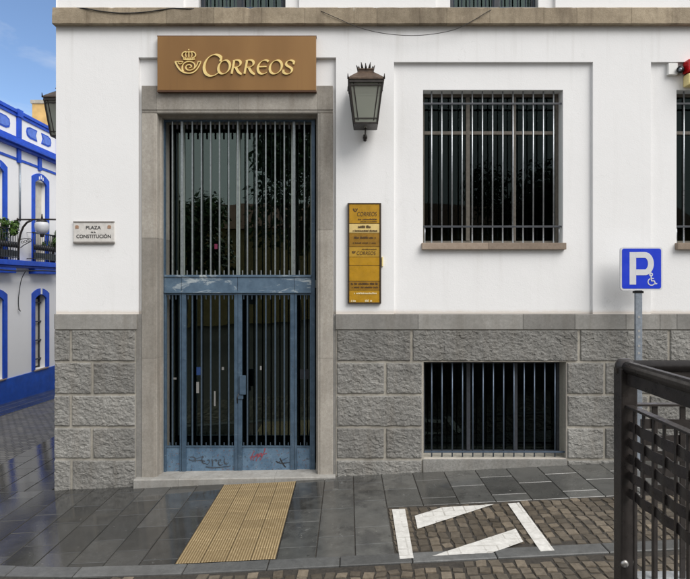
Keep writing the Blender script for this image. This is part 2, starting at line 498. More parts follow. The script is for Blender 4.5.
M['marble'] = simple('grey_white_marble', (0.60, 0.58, 0.55), 0.4, 0, 0.12, 26)
M['terracotta'] = simple('terracotta_badge', (0.33, 0.20, 0.13), 0.6, 0, 0.3, 60)
M['plaque_edge'] = simple('grey_plaque_edge', (0.20, 0.185, 0.17), 0.6, 0, 0.2, 20)
M['sign_blue'] = simple('traffic_sign_blue', (0.006, 0.038, 0.56), 0.35, 0, 0.04, 5)
M['sign_white'] = simple('reflective_white', (0.62, 0.63, 0.65), 0.4, 0, 0.06, 14)
M['zinc'] = simple('galvanised_post', (0.30, 0.34, 0.39), 0.42, 0.6, 0.22, 26)
M['red_lamp'] = simple('red_alarm_plastic', (0.55, 0.008, 0.012), 0.25, 0, 0.06, 9)
M['yellow_lamp'] = simple('pale_yellow_plastic', (0.80, 0.66, 0.30), 0.3, 0, 0.06, 9)
M['white_box'] = simple('white_plastic', (0.74, 0.74, 0.72), 0.45, 0, 0.05, 9)
M['cable'] = simple('black_cable', (0.02, 0.019, 0.018), 0.6, 0, 0.3, 30)
M['copper'] = simple('weathered_copper_roof', (0.10, 0.068, 0.048), 0.45, 0.45, 0.5, 18)
M['lantern'] = simple('dark_bronze_lantern', (0.035, 0.030, 0.027), 0.4, 0.5, 0.35, 20)
M['bulb'] = simple('frosted_bulb', (0.62, 0.62, 0.55), 0.4, 0, 0.05, 9)
M['house_blue'] = simple('cobalt_trim_paint', (0.006, 0.066, 0.50), 0.5, 0, 0.22, 5)
M['house_blue_dark'] = simple('deep_blue_base_paint', (0.006, 0.070, 0.42), 0.5, 0, 0.25, 3)
M['house_blue_light'] = simple('light_blue_inlay', (0.10, 0.19, 0.60), 0.6, 0, 0.2, 9)
M['shutter'] = simple('cream_shutter', (0.58, 0.55, 0.47), 0.6, 0, 0.12, 9)
M['terracotta_wall'] = simple('ochre_render', (0.55, 0.36, 0.14), 0.85, 0, 0.2, 3, 0.2)
M['leaf'] = None
def mk_leaf(name, a, b):
    t = NT(name)
    t.color(t.ramp(t.attr(), [(0.0, a), (1.0, b)])); t.rough(0.5)
    t.b.inputs['Transmission Weight'].default_value = 0.0
    return t.m
M['leaf'] = mk_leaf('tree_leaf', (0.012, 0.030, 0.008), (0.075, 0.13, 0.028))
M['shrub_leaf'] = mk_leaf('shrub_leaf', (0.018, 0.05, 0.010), (0.10, 0.19, 0.03))
M['bark'] = simple('grey_brown_bark', (0.10, 0.075, 0.055), 0.9, 0, 0.4, 14, 0.5)

def mk_paver():
    t = NT('wet_slate_paver')
    xyz = t.sep()
    f = t.noise(7, 8, 0.7)
    c = t.ramp(f, [(0.3, (0.052, 0.053, 0.051)), (0.7, (0.094, 0.095, 0.090))])
    c = t.mix(1.0, c, t.ramp(t.attr(), [(0.0, 0.66), (0.5, 1.0), (1.0, 1.38)]), 'MULTIPLY')
    c = t.mix(t.ramp(t.noise(1.3, 5, 0.6), [(0.40, 0.0), (0.7, 0.35)]), c, (0.115, 0.108, 0.095))
    chalk = t.noise(4.5, 8, 0.75, t.mapped((1, 0.7, 1), (1.3, 0.2, 0)), 0.6)
    c = t.mix(t.ramp(chalk, [(0.635, 0.0), (0.665, 0.55)]), c, (0.22, 0.225, 0.22))
    t.color(c)
    gum = t.noise(23, 2, 0.4, t.mapped((1, 1, 1), (7, 3, 0)))
    c = t.mix(t.ramp(gum, [(0.735, 0.0), (0.75, 0.55)]), c, (0.20, 0.195, 0.18))
    c = t.mix(t.ramp(t.noise(17, 2, 0.4), [(0.73, 0.0), (0.76, 0.6)]), c, (0.025, 0.025, 0.024))
    t.color(c)
    # wetter to the left, where water lies
    wet = t.math('ADD', t.math('MULTIPLY', xyz[0], -0.16), t.math('MULTIPLY', t.noise(1.1, 6, 0.65), 1.5))
    wet = t.math('ADD', wet, t.math('MULTIPLY', t.noise(9, 4, 0.6), 0.25))
    pud = t.ramp(wet, [(0.86, 0.0), (1.06, 1.0)])
    t.color(t.mix(pud, c, t.mix(1.0, c, (0.62, 0.62, 0.64), 'MULTIPLY')))
    t.rough(t.mix(pud, t.ramp(wet, [(0.28, 0.42), (0.55, 0.27), (0.86, 0.17)]), 0.06))
    t.spec(0.75)
    hgt = t.math('ADD', t.noise(55, 5, 0.6), t.math('MULTIPLY', t.noise(12, 4), 0.8))
    t.bump(t.math('MULTIPLY', hgt, t.math('SUBTRACT', 1.0, t.math('MULTIPLY', pud, 0.45))), 0.15, 0.004)
    return t.m
M['paver'] = mk_paver()
M['kerb'] = stone('blue_grey_kerb', (0.085, 0.087, 0.086), (0.145, 0.147, 0.144), 18, 0.25, 0.42, 0.2, (0.05, 0.045, 0.04))
M['bed'] = simple('sandy_joint_bed', (0.036, 0.031, 0.025), 0.8, 0, 0.5, 40, 0.3)
def mk_cobble(name, a, b, k=1.0):
    t = NT(name)
    f = t.noise(26, 7, 0.7)
    c = t.ramp(f, [(0.3, a), (0.7, b)])
    tt = t.attr()
    c = t.mix(1.0, c, t.ramp(tt, [(0.0, 0.5), (0.6, 1.0), (1.0, 1.75)]), 'MULTIPLY')
    c = t.mix(t.ramp(t.noise(1.2, 4), [(0.4, 0.0), (0.7, 0.4)]), c, (0.11, 0.10, 0.085))
    t.color(c)
    t.rough(t.ramp(t.noise(8, 5), [(0.3, 0.36), (0.7, 0.62)])); t.spec(0.45)
    t.bump(t.noise(60, 6, 0.65), 0.35, 0.006)
    return t.m
M['cobble'] = mk_cobble('brown_granite_cobble', (0.066, 0.053, 0.038), (0.150, 0.124, 0.092))
def mk_side_cobble():
    t = NT('wet_grey_cobble')
    b = t.n.new('ShaderNodeTexBrick')
    b.inputs['Scale'].default_value = 1.0; b.inputs['Brick Width'].default_value = 0.13; b.inputs['Row Height'].default_value = 0.10
    b.inputs['Mortar Size'].default_value = 0.012; b.inputs['Mortar Smooth'].default_value = 0.6
    b.inputs['Color1'].default_value = (0.10, 0.097, 0.088, 1); b.inputs['Color2'].default_value = (0.18, 0.172, 0.155, 1); b.inputs['Mortar'].default_value = (0.035, 0.033, 0.03, 1)
    t.link(t.pos, b.inputs['Vector'])
    t.color(b.outputs[0])
    t.rough(t.ramp(t.noise(0.9, 6, 0.65), [(0.35, 0.30), (0.65, 0.6)]))
    h = t.math('ADD', t.math('MULTIPLY', b.outputs['Fac'], -1.0), t.math('MULTIPLY', t.noise(30, 5), 0.5))
    t.bump(h, 0.7, 0.012)
    return t.m
M['side_cobble'] = mk_side_cobble()
def mk_tactile():
    t = NT('yellow_tactile_tile')
    c = t.ramp(t.noise(16, 7, 0.7), [(0.3, (0.26, 0.19, 0.098)), (0.7, (0.38, 0.295, 0.165))])
    c = t.mix(t.ramp(t.noise(2.5, 6, 0.65), [(0.45, 0.0), (0.75, 0.45)]), c, (0.20, 0.15, 0.085))
    c = t.mix(1.0, c, t.ramp(t.attr(), [(0.0, 1.0), (0.3, 0.85), (1.0, 1.12)]), 'MULTIPLY')
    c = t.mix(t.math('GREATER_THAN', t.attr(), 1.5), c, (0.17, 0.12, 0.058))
    t.color(c); t.rough(0.55)
    t.bump(t.noise(70, 5), 0.2, 0.003)
    return t.m
M['tactile'] = mk_tactile()
def mk_paint():
    t = NT('worn_white_road_paint')
    c = t.ramp(t.noise(18, 7, 0.7), [(0.3, (0.48, 0.47, 0.44)), (0.7, (0.70, 0.69, 0.66))])
    c = t.mix(t.ramp(t.noise(7, 7, 0.75), [(0.60, 0.0), (0.70, 0.6)]), c, (0.30, 0.28, 0.24))
    c = t.mix(t.ramp(t.noise(45, 5, 0.7), [(0.64, 0.0), (0.68, 0.7)]), c, (0.16, 0.14, 0.12))
    c = t.mix(t.attr(), c, (0.20, 0.18, 0.15))
    t.color(c); t.rough(0.6)
    t.bump(t.noise(40, 6), 0.35, 0.005)
    return t.m
M['paint'] = mk_paint()

# ================================================================== GROUND
def sheet(x0, x1, y0, y1, dz, nx=1, ny=1, t=0.0, mb=None):
    mb = mb or MB()
    vs = []; fs = []
    for j in range(ny + 1):
        for i in range(nx + 1):
            x = x0 + (x1 - x0) * i / nx; y = y0 + (y1 - y0) * j / ny
            vs.append((x, y, gz(x, y) + dz))
    for j in range(ny):
        for i in range(nx):
            a = j * (nx + 1) + i
            fs.append((a, a + 1, a + nx + 2, a + nx + 1))
    return mb.add(vs, fs, t)
g = MB()
xs = [-300, -60, -16, 14, 60, 300]; ys = [-300, -60, -12, 3, 40, 300]
for i in range(5):
    for j in range(5):
        sheet(xs[i], xs[i + 1], ys[j], ys[j + 1], -0.06, 1, 1, 0, g)
struct('ground', g, M['side_cobble'])

def kerb_y(x):   # inner edge of the kerb: straight, swinging back a little at the far left
    k = max(0.0, min(1.0, (-1.4 - x) / 2.6))
    return -2.085 + 0.30 * k * k
KW = 0.165

def paver(mb, x0, x1, y0, y1, gap=0.004, bev=0.004, thick=0.03, tilt=0.0022, t=None, dz=0.0):
    t = rnd.uniform(0.02, 1) if t is None else t
    a, b, c = rnd.uniform(-tilt, tilt), rnd.uniform(-tilt, tilt), rnd.uniform(-0.0008, 0.0008)
    xm, ym = (x0 + x1) / 2, (y0 + y1) / 2
    def z(x, y): return gz(x, y) + dz + a * (x - xm) + b * (y - ym) + c
    X0, X1, Y0, Y1 = x0 + gap, x1 - gap, y0 + gap, y1 - gap
    rings = []
    for ins, dzz in ((0, -thick), (0, -bev), (bev, 0)):
        rings += [(x, y, z(x, y) + dzz) for x, y in ((X0 + ins, Y0 + ins), (X1 - ins, Y0 + ins), (X1 - ins, Y1 - ins), (X0 + ins, Y1 - ins))]
    fs = [(8, 9, 10, 11)]
    for r in (0, 4):
        fs += [(r + i, r + (i + 1) % 4, r + 4 + (i + 1) % 4, r + 4 + i) for i in range(4)]
    mb.add(rings, fs, t)

sw = MB()
def fill(x0, x1, y0, y1, w, lens, offs=None):
    n = max(1, round((x1 - x0) / w)); w = (x1 - x0) / n
    for i in range(n):
        xa = x0 + i * w
        y = y1
        first = True
        k = i % len(lens)
        while y > y0 + 0.02:
            L = lens[k % len(lens)] * (0.5 if first and i % 2 else 1.0); k += 1; first = False
            yb = max(y0, y - L)
            if yb - y0 < 0.12: yb = y0
            paver(sw, xa, xa + w, yb, y)
            y = yb
BAYX, BAYY = 0.415, -1.05
fill(-5.1, -1.525, -2.10, -0.0, 0.325, (0.52, 0.40, 0.60, 0.45))
fill(-5.1, -3.70, 0.0, 16.0, 0.375, (0.40, 0.32, 0.45))
fill(-0.635, BAYX, -2.10, -0.0, 0.35, (0.66, 0.36, 0.30, 0.55))
fill(BAYX, 7.0, BAYY, -0.0, 0.382, (0.55, 0.62))
# the far pavement below the white and blue house
fill(-8.6, -7.45, -6.0, 22.0, 0.38, (0.55, 0.62, 0.5))
# raise the whole pavement above its bed
struct('sidewalk', sw, M['paver'])
bed = MB()
sheet(-5.1, 7.0, -2.23, 0.2, -0.0095, 6, 2, 0, bed)
sheet(-5.1, -3.6, 0.2, 16.0, -0.013, 2, 12, 0, bed)
sheet(-8.6, -7.45, -6.0, 22, -0.013, 2, 12, 0, bed)
struct('pavement_bed', bed, M['bed'])
# side street
rd = sheet(-7.45, -5.1, -6.0, 30, -0.010, 4, 40)
struct('side_road', rd, M['side_cobble'])

# kerb stones, flush
kb = MB()
x = -5.6
while x < 7.0:
    L = rnd.choice((0.62, 0.72, 0.85, 0.95))
    x1 = x + L
    t = rnd.uniform(0.1, 1)
    y0a, y0b = kerb_y(x) , kerb_y(x1)
    gp = 0.004
    xs_ = [x + gp, x1 - gp]
    top = []
    for xx, yy in ((xs_[0], y0a - KW), (xs_[1], y0b - KW), (xs_[1], y0b), (xs_[0], y0a)):
        top.append((xx, yy, gz(xx, yy) + 0.007))
    low = [(a, b, c - 0.06) for a, b, c in top]
    ins = []
    cxm = sum(p[0] for p in top) / 4; cym = sum(p[1] for p in top) / 4
    for a, b, c in top:
        ins.append((a + math.copysign(0.006, cxm - a), b + math.copysign(0.006, cym - b), c))
    top = [(a, b, c - 0.006) for a, b, c in top]
    kb.add(low + top + ins, [(8, 9, 10, 11)] + [(i, (i + 1) % 4, 4 + (i + 1) % 4, 4 + i) for i in range(4)] + [(4 + i, 4 + (i + 1) % 4, 8 + (i + 1) % 4, 8 + i) for i in range(4)], t)
    x = x1
struct('kerb', kb, M['kerb'])

# tactile strip: tiles with ribs running to the door
tc = MB()
TX0, TX1 = -1.522, -0.638
ty = -0.135
nt = 9; tl = (ty - (-2.075)) / nt
ncol = 4
for j in range(nt):
    for i in range(ncol):
        xa = TX0 + (TX1 - TX0) * i / ncol + 0.002; xb = TX0 + (TX1 - TX0) * (i + 1) / ncol - 0.002
        ya = ty - tl * (j + 1) + 0.002; yb = ty - tl * j - 0.002
        t = rnd.uniform(0.05, 1)
        prof = []
        nr = 9
        w = (xb - xa) / nr
        for r in range(nr):
            x0 = xa + r * w
            for q, h in ((0.0, 0.0), (0.28, 0.0), (0.42, 0.0042), (0.86, 0.0042)):
                prof.append((x0 + q * w, h))
        prof.append((xb, 0.0))
        vs = []; fs = []; gfs = []
        for yy in (ya, ya + 0.006, yb - 0.006, yb):
            for px_, h in prof:
                hh = h if yy not in (ya, yb) else 0.0
                vs.append((px_, yy, gz(px_, yy) + 0.004 + hh))
        n = len(prof)
        for r in range(3):
            for q in range(n - 1):
                a = r * n + q
                (gfs if q % 4 in (0, 3) else fs).append((a, a + 1, a + n + 1, a + n))
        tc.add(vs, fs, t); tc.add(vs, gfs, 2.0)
struct('tactile_paving', tc, M['tactile'])

# cobbles: little domed stones with jitter
def cobble(mb, cx, cy, wx, wy, h, rot=0.0):
    t = min(1.0, max(0.02, rnd.gauss(0.55, 0.24)))
    n = 4
    ca, sa = math.cos(rot), math.sin(rot)
    ta, tb = rnd.uniform(-.05, .05), rnd.uniform(-.05, .05)
    sk = [rnd.uniform(-0.009, 0.009) for _ in range(4)]
    vs = []; fs = []
    prof = (-1.0, -0.88, 0.0, 0.88, 1.0)
    for j in range(5):
        for i in range(5):
            u, v = prof[i], prof[j]
            edge = max(abs(u), abs(v))
            e2 = (abs(u) ** 4 + abs(v) ** 4) ** 0.25
            r = 0.93 if (abs(u) == 1 and abs(v) == 1) else 1.0
            x = u * wx / 2 * r + sk[0] * v; y = v * wy / 2 * r + sk[1] * u
            z = h - (0.0020 * e2 ** 2 if edge < 1 else 0.034) + ta * x + tb * y + rnd.uniform(-.0013, .0013)
            X = cx + x * ca - y * sa; Y = cy + x * sa + y * ca
            vs.append((X, Y, gz(X, Y) + z))
    side = []
    for j in range(4):
        for i in range(4):
            a = j * 5 + i
            (fs if i in (1, 2) and j in (1, 2) else side).append((a, a + 1, a + 6, a + 5))
    mb.add(vs, side, t, False)
    idx = [j * 5 + i for j in (1, 2, 3) for i in (1, 2, 3)]
    mb.add([vs[k] for k in idx], [[idx.index(k) for k in f] for f in fs], t, True)
def cobble_field(mb, x0, x1, y0, y1, ok, h=0.002, wcol=0.106):
    n = round((x1 - x0) / wcol); w = (x1 - x0) / n
    for i in range(n):
        xc0 = x0 + (i + .5) * w
        y = y1 - rnd.uniform(0, 0.05)
        while y > y0:
            L = rnd.uniform(0.078, 0.135)
            yc = y - L / 2; xc = xc0 + .016 * noise.noise(Vector((i * .37, yc * 1.3, 2)))
            if ok(xc, yc):
                cobble(mb, xc + rnd.uniform(-.005, .005), yc, w - rnd.uniform(.007, .020), L - rnd.uniform(.007, .018), h + rnd.uniform(-.004, .003), rnd.uniform(-.10, .10))
            y -= L
cb = MB()
cobble_field(cb, BAYX + 0.004, 6.6, -2.085, BAYY - 0.004, lambda x, y: y - 0.05 > kerb_y(x) and y + .045 < BAYY)
cobble_field(cb, -5.0, 6.6, -4.4, -2.0, lambda x, y: y + 0.052 < kerb_y(x) - KW)
struct('cobblestones', cb, M['cobble'])
st = sheet(-5.1, 9.0, -4.5, -2.24, -0.009, 8, 2)
sheet(-5.1, 14.0, -60, -4.5, -0.008, 8, 12, 0, st)
sheet(-16, -7.45, -60, -6.0, -0.008, 4, 8, 0, st)
sheet(-7.45, -5.1, -60, -6.0, -0.008, 2, 8, 0, st)
struct('street', st, M['bed'])

# painted bay markings: worn sheets with shallow grooves where the joints run below
def marking(pts, mb, dz=0.0095):
    poly = [G(*p) for p in pts]
    bm = bmesh.new()
    vs = [bm.verts.new((p.x, p.y, 0)) for p in poly]
    bm.faces.new(vs)
    x0, x1 = min(p.x for p in poly), max(p.x for p in poly)
    y0, y1 = min(p.y for p in poly), max(p.y for p in poly)
    w = 0.112
    cuts = []
    i = math.floor((x0 - BAYX) / w)
    xx = BAYX + 0.004 + i * w
    while xx < x1 + w:
        for d in (-.006, .006): cuts.append(((xx + d, 0, 0), (1, 0, 0)))
        xx += w
    yy = y0 - 0.03
    while yy < y1:
        for d in (-.005, .005): cuts.append(((0, yy + d, 0), (0.05, 1, 0)))
        yy += 0.115
    for co, no in cuts:
        bmesh.ops.bisect_plane(bm, geom=bm.verts[:] + bm.edges[:] + bm.faces[:], plane_co=co, plane_no=no)
    jit = {}
    for v in bm.verts:
        v.co.z = gz(v.co.x, v.co.y) + dz + rnd.uniform(-.0012, .0012)
    bm.verts.index_update()
    base = len(mb.v)
    mb.v += [tuple(v.co) for v in bm.verts]
    for f in bm.faces:
        xs_ = [v.co.x for v in f.verts]; ys_ = [v.co.y for v in f.verts]
        thin = (max(xs_) - min(xs_) < 0.0135) or (max(ys_) - min(ys_) < 0.0175)
        mb.f.append([v.index + base for v in f.verts]); mb.t.append(rnd.uniform(.25, .65) if thin and rnd.random() < .6 else rnd.uniform(0.0, 0.08)); mb.sm.append(False)
    bm.free()
mk = MB()
marking([(392, 510), (405, 509.6), (413.7, 559), (399.8, 560)], mk)
marking([(507.7, 504.3), (519, 503.3), (554.6, 551.3), (540.7, 552.5)], mk)
marking([(414.8, 516.5), (417.6, 529.7), (494, 505), (442.6, 508)], mk)
marking([(432, 557), (515.7, 529.4), (523.3, 542.6), (492, 553.7)], mk)
struct('parking_markings', mk, M['paint'])

# ================================================================== POST OFFICE
bx0, bx1 = PX(56), 9.0
po = tag(empty('post_office', (0, 0.2, 0)), 'white rendered public building with grey stone base, barred windows and tall blue door', 'building')
BT = 7.6

def face_with_holes(mb, x0, x1, z0, z1, y, holes):
    xs_ = sorted({x0, x1, *[h[0] for h in holes], *[h[1] for h in holes]})
    zs_ = sorted({z0, z1, *[h[2] for h in holes], *[h[3] for h in holes]})
    xs_ = [v for v in xs_ if x0 <= v <= x1]; zs_ = [v for v in zs_ if z0 <= v <= z1]
    for i in range(len(xs_) - 1):
        for j in range(len(zs_) - 1):
            cx_, cz_ = (xs_[i] + xs_[i + 1]) / 2, (zs_[j] + zs_[j + 1]) / 2
            if any(h[0] < cx_ < h[1] and h[2] < cz_ < h[3] for h in holes): continue
            mb.add([(xs_[i], y, zs_[j]), (xs_[i + 1], y, zs_[j]), (xs_[i + 1], y, zs_[j + 1]), (xs_[i], y, zs_[j + 1])], [(0, 1, 2, 3)])
def reveal(mb, h, ya, yb, bottom=True):
    x0, x1, z0, z1 = h
    q = [((x0, z0), (x0, z1)), ((x0, z1), (x1, z1)), ((x1, z1), (x1, z0))]
    if bottom: q.append(((x1, z0), (x0, z0)))
    for a, b in q:
        mb.add([(a[0], ya, a[1]), (b[0], ya, b[1]), (b[0], yb, b[1]), (a[0], yb, a[1])], [(0, 1, 2, 3)])

zc0, zc1 = PZ(26.5), PZ(10)           # cornice
zb = PZ(314)                          # top of the stone band
RP = 0.045                            # depth of the recessed panels
panels = [(PX(394), PX(593), zb, PZ(62)), (PX(651), PX(850), zb, PZ(62))]
wins = [(PX(423, RP), PX(563, RP), PZ(243, RP), PZ(90, RP)), (PX(676.5, RP), PX(816.5, RP), PZ(243, RP), PZ(90, RP))]
door_rec = (PX(138.5), PX(336), -1.0, PZ(57.5))
w = MB()
face_with_holes(w, bx0, bx1, -1.0, zc0 + .02, 0.0, panels + [door_rec, (PX(423), PX(566), PZ(458), PZ(361.5))])
for p_, wi in zip(panels, wins):
    reveal(w, p_, 0.0, RP, False)
    face_with_holes(w, p_[0], p_[1], p_[2], p_[3], RP, [wi])
    reveal(w, wi, RP, 0.30)
DR = 0.05
reveal(w, door_rec, 0.0, DR, False)
dop = (PX(157.5), PX(317), -1.0, PZ(113))
face_with_holes(w, door_rec[0], door_rec[1], door_rec[2], door_rec[3], DR, [(PX(150), PX(324), -1.0, PZ(100))])
# upper storey
ups = [(PX(183), PX(299), zc1 + .0, 7.4), (PX(436), PX(556), zc1 + .0, 7.4)]
upw = [(PX(197), PX(285), zc1 + .0, 7.2), (PX(451), PX(540), zc1 + .0, 7.2)]
face_with_holes(w, bx0 + .0, bx1, zc1 - .05, BT, 0.015, ups)
for p_, wi in zip(ups, upw):
    reveal(w, p_, 0.015, 0.06, False)
    face_with_holes(w, p_[0], p_[1], p_[2], p_[3], 0.06, [wi])
    reveal(w, wi, 0.06, 0.26, False)
# left side, back, roof
w.add([(bx0, 0, -1.5), (bx0, 16, -1.5), (bx0, 16, BT), (bx0, 0, BT)], [(0, 1, 2, 3)])
w.add([(bx1, 0, -1.5), (bx1, 16, -1.5), (bx1, 16, BT), (bx1, 0, BT)], [(0, 1, 2, 3)])
w.add([(bx0, 0.015, BT), (bx1, 0.015, BT), (bx1, 16, BT), (bx0, 16, BT)], [(0, 1, 2, 3)])
w.add([(bx0, 16, -1.5), (bx1, 16, -1.5), (bx1, 16, BT), (bx0, 16, BT)], [(0, 1, 2, 3)])
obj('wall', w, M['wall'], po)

# cornice in long stones, with joints and a chipped arris
co = MB()
CP = 0.075
jx = [52, 87, 129, 166, 214, 262, 305, 354, 377, 420, 447, 490, 544, 577, 632, 672, 730, 800, 900, 1010]
for a, b in zip(jx[:-1], jx[1:]):
    x0, x1 = PX(a, -CP), PX(b, -CP) - .003
    t = rnd.uniform(.1, 1)
    n = 12
    vs = []; fs = []
    rows = [(0.10, zc0), (-CP + .006, zc0), (-CP, zc0 + .008), (-CP, (zc0 + zc1) / 2), (-CP, zc1 - .010), (-CP + .012, zc1), (0.12, zc1 + .004)]
    for i in range(n + 1):
        x = x0 + (x1 - x0) * i / n
        for k, (y, z) in enumerate(rows):
            dy = dzz = 0
            if 1 <= k <= 5:
                dy = 0.004 * noise.noise(Vector((x * 9, k * 1.7, 3)))
                if k in (4, 5): 
                    q = max(0, noise.noise(Vector((x * 7, 5, k))) - .15); dzz = -.03 * q; dy += .02 * q
            vs.append((x, y + dy, z + dzz))
    m_ = len(rows)
    for i in range(n):
        for k in range(m_ - 1):
            q = i * m_ + k
            fs.append((q, q + m_, q + m_ + 1, q + 1))
    fs += [tuple(range(m_)), tuple(reversed(range(n * m_, (n + 1) * m_)))]
    co.add(vs, fs, t)
for i in range(8):
    y0 = .125 + i * 1.2
    co.box(bx0 - .05, bx0 + .1, y0, y0 + 1.195, zc0, zc1, rnd.uniform(.1, 1))
obj('cornice', co, M['cornice'], po)

# smooth stone band above the rough base
bp = 0.03
band = MB()
zb0, zb1 = PZ(329.3, -bp), PZ(314.2, -bp)
def bandrun(js):
    for a, b in zip(js[:-1], js[1:]):
        band.box(PX(a, -bp) + .0015, PX(b, -bp) - .0015, -bp + rnd.uniform(-.002, .002), 0.01, zb0, zb1, rnd.uniform(.1, 1), .004)
bandrun([54.5, 136.3])
_left_band = band; band = MB()
bandrun([335.5, 418, 523, 575, 626, 660, 677, 740, 830, 920, 1010])
obj('stone_band', band, M['granite_band'], po)
band = _left_band
for i in range(8):
    y0 = .012 + i * 1.0
    band.box(bx0 - bp, bx0 + .01, y0, y0 + .997, zb0, zb1, rnd.uniform(.1, 1), .004)
obj('stone_band', band, M['granite_band'], po)

# rough ashlar
ash = MB()
def rock(o, u, v, nrm, lu, lv, t, res=0.0085, amp=0.027):
    """rock-faced block: o corner, u and v edge directions, nrm outwards"""
    nu, nv = max(4, int(lu / res)), max(4, int(lv / res))
    sd = rnd.uniform(0, 100)
    vs = []; fs = []
    for j in range(nv + 1):
        for i in range(nu + 1):
            a, b = i / nu, j / nv
            du, dv = min(a, 1 - a) * lu, min(b, 1 - b) * lv
            wx = 0.005 * noise.noise(Vector((a * lu * 14, b * lv * 14, sd + 3)))
            d = min(du, dv) + wx
            e = max(0.0, min(1.0, d / 0.012))
            q = Vector((a * lu, b * lv, sd))
            n1 = noise.noise(q * 6)
            qq = Vector((q.x * 15, q.y * 24, q.z)) + Vector((n1, -n1, 0)) * .8
            dd, pp = noise.voronoi(qq)
            cell = noise.noise(pp[0] * 3.7)                     # flat chipped facets, each tilted its own way
            dx, dy_ = qq.x - pp[0].x, qq.y - pp[0].y
            facet = cell * .8 + dx * noise.noise(pp[0] * 5.1 + Vector((9, 0, 0))) * 1.3 + dy_ * noise.noise(pp[0] * 4.3 + Vector((0, 9, 0))) * 1.3
            n3 = noise.noise(q * 34); n4 = noise.noise(q * 80)
            h = 0.017 + amp * (0.22 * n1 + 0.34 * facet + 0.15 * n3 + 0.12 * n4)
            hh = 0.003 + e * max(0.001, h)
            if i in (0, nu) or j in (0, nv): hh = -0.012
            p = o + u * (a * lu) + v * (b * lv) + nrm * hh
            vs.append(p)
    for j in range(nv):
        for i in range(nu):
            q = j * (nu + 1) + i
            fs.append((q, q + 1, q + nu + 2, q + nu + 1))
    ash.add(vs, fs, t, False)
U, V, N = Vector((1, 0, 0)), Vector((0, 0, 1)), Vector((0, -1, 0))
rows = [(330.2, 360.8), (363, 393.6), (395.8, 426), (428.4, 458.2), (460.6, 492), (494, 520)]
def row_blocks(k, spans):
    za, zb_ = PZ(rows[k][1] + .3, -.02), PZ(rows[k][0] - .3, -.02)
    for a, b in spans:
        x0, x1 = PX(a - .35, -.02), PX(b + .35, -.02)
        rock(Vector((x0, -.004, za)), U, V, N, x1 - x0, zb_ - za, rnd.uniform(.15, 1))
lp = [[(54, 69.5), (72, 135)], [(54.5, 91), (93.5, 135)], [(54, 69.5), (72, 135)], [(54, 90.5), (93, 135)], [(54, 70), (72.5, 135)]]
rp = [[(337, 410.5), (413, 578), (580.8, 668), (670.5, 760), (762, 850)],
      [(337, 384.3), (386.7, 422), (567.5, 603.8), (606, 690), (692.5, 730), (732, 820)],
      [(337, 422), (568, 648), (650.5, 740), (742, 830)],
      [(337, 384), (386.5, 422), (568, 603.5), (605.8, 690), (692, 780), (782, 850)],
      [(337, 422), (568, 640), (642.5, 720), (722, 820)]]
for k in range(5): row_blocks(k, rp[k])
obj('rough_ashlar', ash, M['granite_rough'], po)
ash = MB()
for k in range(5): row_blocks(k, lp[k])
row_blocks(5, [(54, 135)])
# side of the corner
for k in range(6):
    za, zb_ = PZ(rows[k][1], -.02), PZ(rows[k][0], -.02)
    y = -0.02
    for L in ((0.62, 1.0, .7, 1.0, .8) if k % 2 else (0.9, .6, 1.0, .7, .9)):
        rock(Vector((bx0 + .0, y + L, za)), Vector((0, -1, 0)), V, Vector((-1, 0, 0)), L - .03, zb_ - za, rnd.uniform(.15, 1), .03)
        y += L
obj('rough_ashlar', ash, M['granite_rough'], po)
mo = MB()
zlow = -0.7
mo.box(bx0 - .001, PX(136), -.006, -.001, zlow, zb0 - .001)

bw = (PX(423.5), PX(566.5), PZ(458.5), PZ(361.8))
tmp = MB()
face_with_holes(tmp, PX(336), bx1, zlow, zb0 - .001, -.006, [(bw[0], bw[1], bw[2], bw[3])])
reveal(tmp, bw, -.006, 0.34)

obj('mortar', tmp, M['mortar'], po)
obj('mortar', mo, M['mortar'], po); mo = MB()
mo.box(bx0 - .008, bx0 - .002, -.006, 8, zlow - .3, zb0 - .001)
obj('mortar', mo, M['mortar'], po)
# sill of the basement window
sb = MB()
rockz0, rockz1 = zlow, PZ(470, -.03)
sb.box(PX(423, -.02), PX(567, -.02), -.03, .10, PZ(490, -.03), PZ(459.5, -.03), .7, .006)
obj('basement_sill', sb, M['granite_rough'], po)

# door surround: moulded jambs and lintel
sr = MB()
sy = -0.012
xo0, xo1 = PX(142), PX(333)
xi0, xi1 = PX(157), PX(317.5)
zt, zi = PZ(86), PZ(113.5)
gb = -0.6
def jamb(xa, xb, s, cuts):
    # xa outer edge, xb inner edge; s=+1 left jamb
    prof = [(xa, DR + .01), (xa, sy + .004), (xa + s * .004, sy), (xb - s * .035, sy), (xb - s * .030, sy + .007), (xb - s * .008, sy + .009), (xb, sy + .018), (xb + s * .002, .10), (xb + s * .022, .105), (xb + s * .022, .42)]
    for za, zb_ in zip(cuts[:-1], cuts[1:]):
        t = rnd.uniform(.2, 1)
        vs = []; n = len(prof)
        for z in (za + .0012, zb_ - .0012):
            for p in prof: vs.append((p[0], p[1], z))
        sr.add(vs, [(i, i + 1, n + i + 1, n + i) for i in range(n - 1)] + [tuple(range(n)), tuple(reversed(range(n, 2 * n)))], t)
jamb(xo0, xi0, 1, [-.08, PZ(358), PZ(238), zi])
jamb(xo1, xi1, -1, [-.08, PZ(358), PZ(230), zi])
